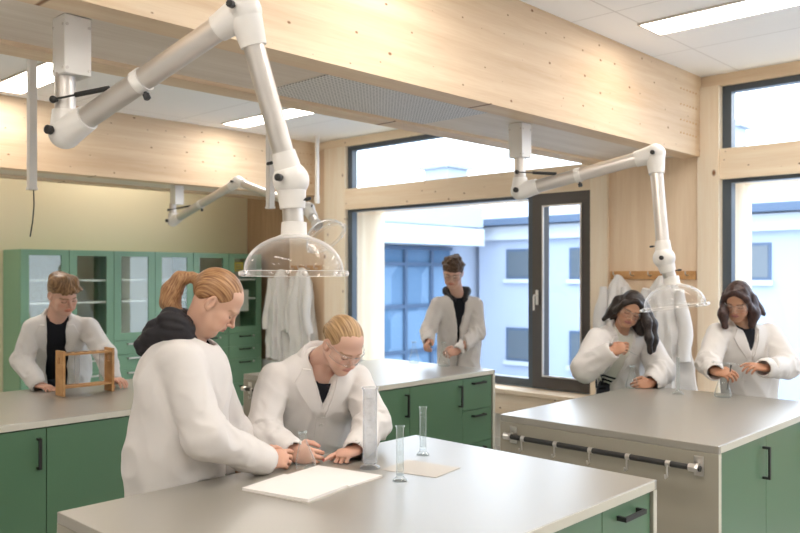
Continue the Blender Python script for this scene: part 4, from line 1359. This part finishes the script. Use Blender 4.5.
    if S.get('hood'):
        f = Field(nb - .35, nb + .30, .0085)
        for (a, b, ra, rb) in S['hood']:
            f.op(cap(T(*a), T(*b), ra, rb), .03)
        f.op(cap(nb - up * .05 + fr * .02, nb + (c - nb) * 1.0 + up * .05, .056, .066), .012, '-')
        V, F = f.mesh(1); N = vnormals(V, F)
        if S.get('quilt', True):
            rel = V - nb; a_, b_ = rel @ r, rel @ up
            q = np.minimum(np.abs(np.sin((a_ + b_) * 52)), np.abs(np.sin((a_ - b_) * 52)))
            V = V + N * (.012 * np.sqrt(q) - .006)[:, None]
        V = V + N * (.004 * vnoise(V * 22, 6))[:, None]
        np_obj('hood', V, F, M['hood'], base, body)
    # hair
    hf, strand, hn, amp_h = S['hair'](toL)
    V, F = hf.mesh(1); N = vnormals(V, F); sc3 = strand(V)
    V = V + N * (amp_h * (vnoise(sc3 * .33, 9) + .4 * vnoise(sc3 * .7, 12)))[:, None]
    ho = np_obj('hair', toW(V), F, S['hairmat'], base, body, sc3)
    for (p, q, rr) in S.get('hairband', []):
        obj('hair_band', MB().tube([p, q], rr, 16), M['band'], ho, True)
    if S.get('goggles'):
        mb = MB(); n = 28
        def ring(y0, rx, ry, top, bot):
            vs = []
            for i in range(n + 1):
                a = math.radians(-86 + 172 * i / n)
                x = rx * math.sin(a); y = y0 + ry * math.cos(a)
                nz = .010 * math.exp(-(x / .014) ** 2)
                vs.append([(x, y, top), (x * 1.0, y + .002, (top + bot) / 2), (x * .98, y - .002, bot + nz)])
            return vs
        vs = ring(.022, .0765, .086, .021, -.027)
        b = []
        for row in vs: b += [toW(np.array(p)[None])[0] for p in row]
        mb.v = [tuple(p) for p in b]
        for i in range(n):
            for j in range(2):
                mb.f.append((i * 3 + j, i * 3 + 3 + j, i * 3 + 4 + j, i * 3 + 1 + j))
        ln = obj('safety_goggles', mb, M['goggle'], body, True)
        m2 = MB(); m2.tube([toW(np.array(row[0])[None])[0] for row in vs], .0026 * hs, 8); m2.tube([toW(np.array(row[2])[None])[0] for row in vs], .0016 * hs, 8)
        rm = obj('lens_rim', m2, M['goggle'], ln, True)
        for sx in (1, -1):
            m3 = MB(); a_ = [(sx * .0765, .026, .012), (sx * .079, -.005, .013), (sx * .077, -.035, .004)]
            m3.tube([toW(np.array(p)[None])[0] for p in a_], [.006 * hs, .005 * hs, .003 * hs], 8)
            obj('temple', m3, M['goggle'], ln, True)
    return body

M['hair_straw'] = hair_mat('strawberry_blonde_hair', (.21, .09, .037), (.50, .28, .13))
M['hair_blond'] = hair_mat('dark_blonde_hair', (.24, .135, .06), (.56, .36, .18))
M['hair_light'] = hair_mat('light_brown_hair', (.125, .066, .029), (.37, .215, .105))
M['hair_curly'] = hair_mat('brown_curly_hair', (.045, .024, .013), (.16, .088, .048))
M['hair_black'] = hair_mat('near_black_hair', (.006, .004, .004), (.035, .022, .018), .32)
M['hair_auburn'] = hair_mat('dark_auburn_hair', (.012, .006, .006), (.07, .028, .022), .34)

FAIR = (.66, .40, .29); PINK = (.68, .42, .32); TAN = (.50, .27, .17); RED = (.26, .012, .02)
HL = [(.10, .074), (.075, .070), (.055, .058), (.036, .034), (.012, .012), (-.004, .022), (-.022, .020), (-.040, -.012), (-.065, -.050), (-.10, -.066)]

def h_pony(toL):
    f = hair_cap(HL, (.0785, .0970, .0855), (0, -.0185, .037), lo=(-.13, -.24, -.20))
    p = [toL(P(x, y, D)) for x, y, D in ((199, 281, 3.12), (192, 277, 3.12), (180, 279, 3.12), (172, 291, 3.12), (170, 302, 3.12), (176, 313, 3.11), (183, 317, 3.11))]
    for i, (a, b) in enumerate(((.020, .016), (.016, .027), (.027, .036), (.036, .036), (.036, .026), (.026, .010))):
        f.op(cap(p[i], p[i + 1], a, b), .018)
    return f, lambda V: np.where((V[:, 1] < -.112)[:, None], np.stack([V[:, 0] * 190, (V[:, 1] + V[:, 2] * .2) * 190, V[:, 2] * 18], 1), strand_cap(V)), None, .0022
def h_slick(toL):
    f = hair_cap(HL, (.0785, .0985, .0858), (0, -.019, .0365))
    f.op(ell((0, -.120, -.015), (.030, .026, .034)), .014)
    return f, strand_cap, None, .0018
def h_mop(toL):
    hl = [(.12, .060), (.095, .056), (.06, .050), (.030, .036), (.010, .020), (-.010, .026), (-.025, .016), (-.045, -.010), (-.07, -.040), (-.12, -.06)]
    f = hair_cap(hl, (.083, .105, .092), (0, -.012, .046))
    r = random.Random(4)
    for k in range(15):
        x = -.058 + .112 * k / 14; drop_ = .012 * math.cos((x + .05) * 22)
        f.op(cap((x * .6 + .02, .02 + r.uniform(-.01, .01), .130 - abs(x) * .35), (x * 1.08 - .014, .100 - abs(x) * .50, .064 + drop_ + r.uniform(-.010, .008)), .018, .008), .008)
    for k in range(10):
        a = r.uniform(-2.4, 2.4); f.op(ell((math.sin(a) * .058, -.015 - math.cos(a) * .06, .085 + r.uniform(-.01, .025)), (.030, .030, .026)), .03)
    return f, lambda V: np.stack([(V[:, 0] + .3 * V[:, 2]) * 120, V[:, 1] * 26, V[:, 2] * 30], 1), None, .005
def h_curl(toL):
    hl = [(.12, .046), (.095, .044), (.06, .044), (.030, .030), (.010, .010), (-.010, .022), (-.025, .015), (-.045, -.005), (-.07, -.035), (-.12, -.05)]
    f = hair_cap(hl, (.088, .107, .100), (0, -.010, .052))
    r = random.Random(9)
    for k in range(46):
        a = r.uniform(-PI, PI); e = r.uniform(.15, 1.5)
        p = np.array([math.sin(a) * math.cos(e) * .082, math.cos(a) * math.cos(e) * .098 - .008, .052 + math.sin(e) * .098])
        if p[1] > .05 and p[2] < .06: p[2] = .066
        f.op(ell(p, (.020, .020, .019)), .007)
    return f, lambda V: V * 95 + 2 * np.sin(V[:, [1, 2, 0]] * 160), None, .004
def long_hair(ends, part=0.0, hl=None, top=(.0805, .099, .089)):
    def fn(toL):
        lo = np.array([-.15, -.2, -.2]); hi = np.array([.15, .16, .16])
        E = [[toL(q) for q in chain] for chain in ends]
        for ch in E:
            for q in ch: lo = np.minimum(lo, q - .06); hi = np.maximum(hi, q + .06)
        h_ = hl or [(.12, .075), (.075, .070), (.055, .052), (.035, .020), (.015, -.01), (-.01, -.03), (-.03, -.08), (-.12, -.12)]
        f = hair_cap(h_, top, (0, -.018, .036), lo, hi, .0055)
        for sx in (-1, 1):
            f.op(cap((part + sx * .008, .070, .098), (sx * .066, .052, .045), .014, .018), .016)
            f.op(cap((sx * .066, .052, .045), (sx * .084, .018, -.035), .018, .020), .016)
            f.op(cap((sx * .080, -.02, .03), (sx * .082, -.03, -.07), .022, .026), .02)
        f.op(cap((0, -.085, .02), (0, -.075, -.10), .045, .045), .03)
        pass
        for ch, (r0, r1) in zip(E, fn.rad):
            n = len(ch) - 1
            for i in range(n):
                f.op(cap(ch[i], ch[i + 1], r0 + (r1 - r0) * i / n, r0 + (r1 - r0) * (i + 1) / n), .035)
        return f, strand_down, None, .0020
    fn.rad = [(.030, .018)] * len(ends)
    return fn

def D3(r, u, f): return tuple(CV(r, u, f))

# 1 nearest, in profile at the front bench
person(dict(label='person with strawberry-blonde ponytail and black quilted hood over a white lab coat, in profile',
    head=P(216, 302, 3.12), face=CV(.745, -.665, .15), crown=CV(.665, .745, .0), hs=1.03, hres=.0036, skin=FAIR, brow=(.46, .27, .17), lip=(.58, .27, .23),
    neck=P(189, 343, 3.13), pelvis=P(172, 470, 3.14), shR=P(180, 362, 2.97), shL=P(200, 358, 3.29),
    elR=P(206, 436, 2.93), elL=P(232, 436, 3.36), wrR=P(263, 460, 3.10), wrL=P(240, 468, 3.26), nail=RED,
    handR=dict(d=CV(.80, -.05, .50), n=CV(-.45, -.55, .70), curl=[20, 34, 40, 45]), handL=dict(d=CV(.85, -.12, -.1), n=CV(0, -1, 0), curl=30),
    bench=(1.12, 2.842, 1.378, 2.60, 'Y'), w=.205, depth=.86, waistw=1.0, hemw=1.02, hem=.60, sleeve=(.082, .078, .060), cres=.007, fold=1.0, collar=True, collar_span=120, coat='coat',
    hood=[((-.09, -.010, .055), (.09, -.010, .055), .044, .044), ((-.085, -.058, .072), (.085, -.058, .072), .054, .054), ((-.065, -.112, .022), (.065, -.112, .022), .052, .052), ((-.045, -.150, -.030), (.045, -.150, -.030), .040, .040),
          ((.085, -.04, .015), (.075, .05, -.01), .045, .028), ((-.085, -.04, .015), (-.075, .05, -.01), .045, .028)],
    hair=h_pony, hairmat=M['hair_straw'], hairband=[(P(199, 281.5, 3.12), P(194, 277, 3.12), .021)]))

# 2 bent over the front bench, goggles on
person(dict(label='person with slicked-back blonde hair and goggles bending over the front bench, pointing at the notebook',
    head=P(343, 345, 3.50), face=CV(.50, -.62, -.60), crown=CV(.38, .72, -.50), hs=1.02, hres=.0036, skin=PINK, brow=(.36, .21, .12), lip=(.60, .26, .23),
    neck=P(320, 360, 3.61), pelvis=P(308, 440, 3.76), shR=P(274, 380, 3.55), shL=P(355, 380, 3.70),
    elR=P(262, 433, 3.44), elL=P(373, 424, 3.56), wrR=P(290, 451, 3.27), wrL=P(357, 449, 3.34), nail=RED,
    handR=dict(d=CV(.68, -.16, -.22), n=CV(.35, -.35, .85), curl=[38, 42, 44, 46]), handL=dict(d=CV(-.56, -.10, -.66), n=CV(0.05, -1, .2), curl=[6, 62, 66, 68], thumb=.8),
    bench=(1.12, 2.842, 1.378, 2.60, 'Y'), w=.195, depth=.76, hemw=1.08, hem=.60, sleeve=(.076, .072, .060), cres=.007, shirt='tee', neckline=-.09, neckcarve=.035, scoop=.035, neckhole=.074,
    vee=([-.40, -.17, -.02, .05], [.0, .0, .052, .066], [0, 0, 0, 0]), lapel=dict(top=.0, bottom=-.19, w=.050, out=.062),
    placket=(-.022, .024, -.20, -.40), buttons=[(0, -.235), (0, -.345)], collar_span=128,
    hair=h_slick, hairmat=M['hair_blond'], goggles=True))

# 3 at the dark green bench on the left
person(dict(label='person with tousled light-brown hair and open lab coat, hands resting on the dark green bench',
    head=P(63, 295, 5.50), face=CV(.76, -.50, -.56), crown=CV(.28, .84, -.36), hs=1.10, skin=PINK, brow=(.26, .15, .08), fat=1.05, neckr=.056, nose=1.4,
    neck=P(57, 318, 5.58), pelvis=P(62, 378, 5.90), shR=P(34, 329, 5.55), shL=P(88, 328, 5.68),
    elR=P(22, 360, 5.50), elL=P(106, 356, 5.58), wrR=P(38, 385, 5.32), wrL=P(113, 378.5, 5.48),
    handR=dict(d=CV(.85, -.08, -.45), n=CV(0, -1, 0), curl=22), handL=dict(d=CV(.75, -.06, -.55), n=CV(0, -1, 0), curl=22),
    bench=(1.25, 2.97, 4.27, 5.50, 'Y'), w=.190, depth=.68, hem=.60, sleeve=(.076, .068, .056), coat='coat2', vee=([-.60, -.30, -.05, .05], [.075, .072, .060, .07], [0, 0, 0, 0]),
    lapel=dict(top=-.0, bottom=-.30, w=.062, out=.06), collar_span=120, hair=h_mop, hairmat=M['hair_light']))

# 4 before the big window
person(dict(label='person with curly brown hair and black hoodie under the lab coat, before the big window',
    head=P(453, 273, 7.12), face=CV(-.22, -.42, -.88), crown=CV(.0, .89, -.45), hs=1.06, skin=PINK, brow=(.12, .07, .04), neckr=.054, nose=1.2,
    neck=P(457.5, 296, 7.22), pelvis=P(459, 354, 7.32), shR=P(438, 305, 7.2), shL=P(475, 305, 7.26),
    elR=P(428, 331, 7.12), elL=P(477, 333, 7.15), wrR=P(428.5, 341, 6.93), wrL=P(459, 350, 6.90),
    handR=dict(d=CV(-.25, -.35, -.75), n=CV(.7, -.5, .2), curl=[35, 45, 50, 55]), handL=dict(d=CV(-.85, -.20, -.35), n=CV(-.1, -.5, .8), curl=[35, 40, 45, 45]),
    bench=(3.66, 5.225, 3.915, 5.15, 'X'), w=.185, depth=.70, hem=.60, sleeve=(.074, .068, .055), vee=([-.66, -.25, -.08, .05], [.010, .022, .052, .068], [.01, .006, 0, 0]),
    lapel=dict(top=-.02, bottom=-.26, w=.056, out=.05), collar=False,
    hood=[((-.085, -.04, .035), (.085, -.04, .035), .040, .040), ((.09, -.03, .04), (.05, .075, -.015), .036, .026), ((-.09, -.03, .04), (-.05, .075, -.015), .036, .026), ((-.05, -.10, -.03), (.05, -.10, -.03), .05, .05)],
    quilt=False, hair=h_curl, hairmat=M['hair_curly'], goggles=True))

# 5 long dark hair by the hanging coats
hl5 = long_hair([[P(641, 304, 5.52), P(647, 322, 5.47), P(649, 338, 5.45), P(650, 352, 5.47)], [P(644, 306, 5.60), P(652, 324, 5.56), P(654, 340, 5.53), P(653, 350, 5.53)], [P(618, 301, 5.58), P(612, 311, 5.61), P(604, 319, 5.62)], [P(621, 304, 5.64), P(614, 318, 5.68)], [P(632, 310, 5.66), P(641, 330, 5.66)]])
hl5.rad = [(.032, .018), (.038, .020), (.034, .016), (.038, .030), (.055, .045)]
person(dict(label='person with long near-black hair, goggles and a cream shirt under an open lab coat',
    head=P(630, 309, 5.56), face=CV(-.14, -.39, -.91), crown=CV(.28, .86, -.40), hs=1.03, skin=TAN, brow=(.04, .025, .02), lip=(.42, .16, .15),
    neck=P(621, 330, 5.66), pelvis=P(619, 382, 5.95), shR=P(597, 340, 5.60), shL=P(647, 342, 5.74),
    elR=P(585, 368, 5.44), elL=P(661, 371, 5.62), wrR=P(610, 352, 5.32), wrL=P(652, 383, 5.44),
    handR=dict(d=CV(.80, .30, -.15), n=CV(.25, -.55, .75), curl=[30, 48, 55, 60]), handL=dict(d=CV(-.85, -.12, -.30), n=CV(-.15, -.45, .85), curl=[32, 40, 42, 45]),
    bench=(3.578, 5.20, 1.442, 2.645, 'Y'), w=.190, depth=.72, hem=.60, sleeve=(.086, .092, .066), shirt='whitetee', shirtlabel='cream shirt with black stripes', vee=([-.60, -.40, -.25, -.05, .05], [.045, .045, .05, .062, .07], [0, 0, 0, 0, 0]),
    lapel=dict(top=.0, bottom=-.30, w=.060, out=.055), stripes=[(-.065, .065, -.345, -.363), (-.065, .065, -.385, -.403), (-.065, .065, -.425, -.443)], collar_span=125,
    hair=hl5, hairmat=M['hair_black'], goggles=True))

# 6 shoulder-length hair at the end window
hl6 = long_hair([[P(727, 302, 5.30), P(723, 314, 5.26), P(725, 326, 5.25)], [P(752, 299, 5.34), P(758, 309, 5.34), P(764, 314, 5.34)], [P(749, 302, 5.28), P(754, 314, 5.27), P(752, 325, 5.28)], [P(742, 303, 5.38), P(744, 322, 5.38)]])
hl6.rad = [(.034, .022), (.036, .014), (.038, .024), (.060, .050)]
person(dict(label='person with shoulder-length dark auburn hair, goggles and closed lab coat, by the end window',
    head=P(738, 301, 5.28), face=CV(-.55, -.46, -.70), crown=CV(-.22, .87, -.42), hs=1.04, skin=TAN, brow=(.05, .03, .02), lip=(.45, .17, .16),
    neck=P(742, 325, 5.38), pelvis=P(747, 388, 5.52), shR=P(718, 335, 5.34), shL=P(769, 335, 5.45),
    elR=P(708, 362, 5.24), elL=P(787, 367, 5.30), wrR=P(714, 371, 5.04), wrL=P(765, 368, 5.06),
    handR=dict(d=CV(.45, -.05, -.55), n=CV(.35, -.75, .40), curl=[32, 38, 42, 46]), handL=dict(d=CV(-.85, .15, -.30), n=CV(-.25, -.80, .35), curl=[18, 30, 34, 38]),
    bench=(3.578, 5.20, 1.442, 2.645, 'X'), w=.190, depth=.72, hem=.60, sleeve=(.082, .076, .062), vee=([-.34, -.17, -.02, .05], [.0, .0, .050, .064], [0, 0, 0, 0]),
    lapel=dict(top=.0, bottom=-.19, w=.050, out=.058), placket=(-.022, .024, -.20, -.34), buttons=[(0, -.24)], collar_span=125,
    hair=hl6, hairmat=M['hair_auburn'], goggles=True))

# ------------------------------------------------------------------ coats on the hooks
def hanging_coat(y, z0, z1, w, d, seed, label, group, x=None):
    r = np.random.default_rng(seed); n, m = 60, 44
    xc = (XW if x is None else x) - d - .03
    th = np.linspace(0, 2 * PI, n, endpoint=False)
    vs = []
    ph = r.uniform(0, 6, 4)
    for j in range(m + 1):
        t = j / m; z = z0 + (z1 - z0) * t
        ww = w * np.interp(t, [0, .05, .16, .45, 1], [.20, .42, .78, .85, 1.0]); dd = d * np.interp(t, [0, .08, .3, 1], [.30, .6, .85, 1.0])
        k = np.interp(t, [0, .1, .4, 1], [.05, .16, .24, .30])
        rad = 1 + k * (np.sin(5 * th + ph[0] + 1.2 * t) * .5 + np.sin(9 * th + ph[1] - 1.6 * t) * .45 + np.sin(14 * th + ph[2] + 2 * t) * .25)
        yy = y + ww * np.cos(th) * rad + .02 * math.sin(3 * t + ph[3]); xx = xc + dd * np.sin(th) * rad
        xx = np.minimum(xx, xc + d + .01)
        zz = z + .02 * np.sin(3 * th + ph[1]) * t
        vs.append(np.stack([xx, yy, zz], 1))
    V = np.vstack(vs); F = []
    for j in range(m):
        for k in range(n):
            F.append((j * n + k, (j + 1) * n + k, (j + 1) * n + (k + 1) % n, j * n + (k + 1) % n))
    c0 = len(V); V = np.vstack([V, V[:n].mean(0)[None] + [0, 0, .012]]);
    V = V + .012 * np.c_[vnoise(V * 13, 1), vnoise(V * 13, 2), vnoise(V * 9, 3)]
    mb = MB(); mb.v = [tuple(v) for v in V]; mb.f = F + [(k, (k + 1) % n, c0) for k in range(n)]
    base = (xc, y, z1)
    body = obj('hanging_lab_coat', mb, M['coat2'], None, True, label, 'lab coat', group, base=base)
    for sx in (-1, 1):
        pts = []; rr = []
        for j in range(22):
            t = j / 21
            pts.append((xc - d * .35 - .015 + .02 * math.sin(4 * t + seed), y + sx * w * (.72 + .24 * t) + .012 * math.sin(9 * t + seed), z0 - .10 - (.58 * (z0 - z1)) * t))
            rr.append((.030 + .028 * min(1, t * 3) - .008 * t) * (1 + .05 * math.sin(13 * t + seed + sx)))
        obj('sleeve', MB().tube(pts, rr, 18), M['coat2'], body, True)
    return body
ga, gb = 'lab coats hung in the far corner', 'lab coats hung on the timber pillar'
hanging_coat(8.00, 1.72, .62, .19, .13, 1, 'crumpled white lab coat hanging in the far corner, closest to the green cabinets', ga, XW + .05)
hanging_coat(7.50, 1.74, .58, .19, .13, 2, 'crumpled white lab coat hanging in the far corner, on the window side of its neighbour', ga)
hanging_coat(3.36, 1.66, .70, .14, .12, 3, 'white lab coat hanging on the pillar directly behind the long-haired person', gb, XW - .0)
hanging_coat(2.92, 1.65, .66, .20, .13, 6, 'white lab coat hanging on the pillar edge closest to the end window', gb, XW - .0)
def hook_rail(y0, y1, z, n, label, x):
    e = empty('coat_hook_rail', (x, (y0 + y1) / 2, z), label, 'hook rail')
    obj('board', MB().box(x - .018, x - .001, y0, y1, z - .035, z + .035, .003), M['rackwood'], e)
    for k in range(n):
        y = y0 + .06 + (y1 - y0 - .12) * k / (n - 1)
        obj('hook', MB().tube([(x - .018, y, z), (x - .05, y, z - .005), (x - .075, y, z + .01), (x - .078, y, z + .03)], .006, 8), M['alu'], e, True)
hook_rail(2.74, 3.50, 1.66, 5, 'wooden coat-hook rail on the plywood pillar above the hung coats', XW)
hook_rail(7.36, 7.94, 1.74, 4, 'wooden coat-hook rail in the far corner above the hung coats', XW + .02)

# ------------------------------------------------------------------ daylight, camera, view
wd = bpy.data.worlds.new('overcast_sky'); sc.world = wd; wd.use_nodes = True
bg = wd.node_tree.nodes['Background']; bg.inputs['Color'].default_value = (.80, .895, 1.0, 1); bg.inputs['Strength'].default_value = SKY

cam = bpy.data.cameras.new('camera'); co = bpy.data.objects.new('camera', cam); COL.objects.link(co)
co.location = (0, 0, EYE); co.rotation_euler = (PI / 2, 0, -math.atan2(FW.x, FW.y))
cam.sensor_width = 36; cam.lens = 36 * FPX / 800; cam.shift_y = (PY0 - 266.5) / 800
cam.clip_start = .05; cam.clip_end = 200
cam.dof.use_dof = True; cam.dof.focus_distance = 3.35; cam.dof.aperture_fstop = 3.2
sc.camera = co

vs = sc.view_settings
sc.display_settings.display_device = 'sRGB'
vs.view_transform = 'Standard'; vs.look = 'None'; vs.exposure = EXPOSURE; vs.gamma = 1.0
vs.use_curve_mapping = False
cy = sc.cycles
cy.use_denoising = True
cy.max_bounces = 10; cy.diffuse_bounces = 5; cy.glossy_bounces = 4; cy.transparent_max_bounces = 24; cy.transmission_bounces = 6
cy.sample_clamp_indirect = 6.0; cy.caustics_reflective = False; cy.caustics_refractive = False
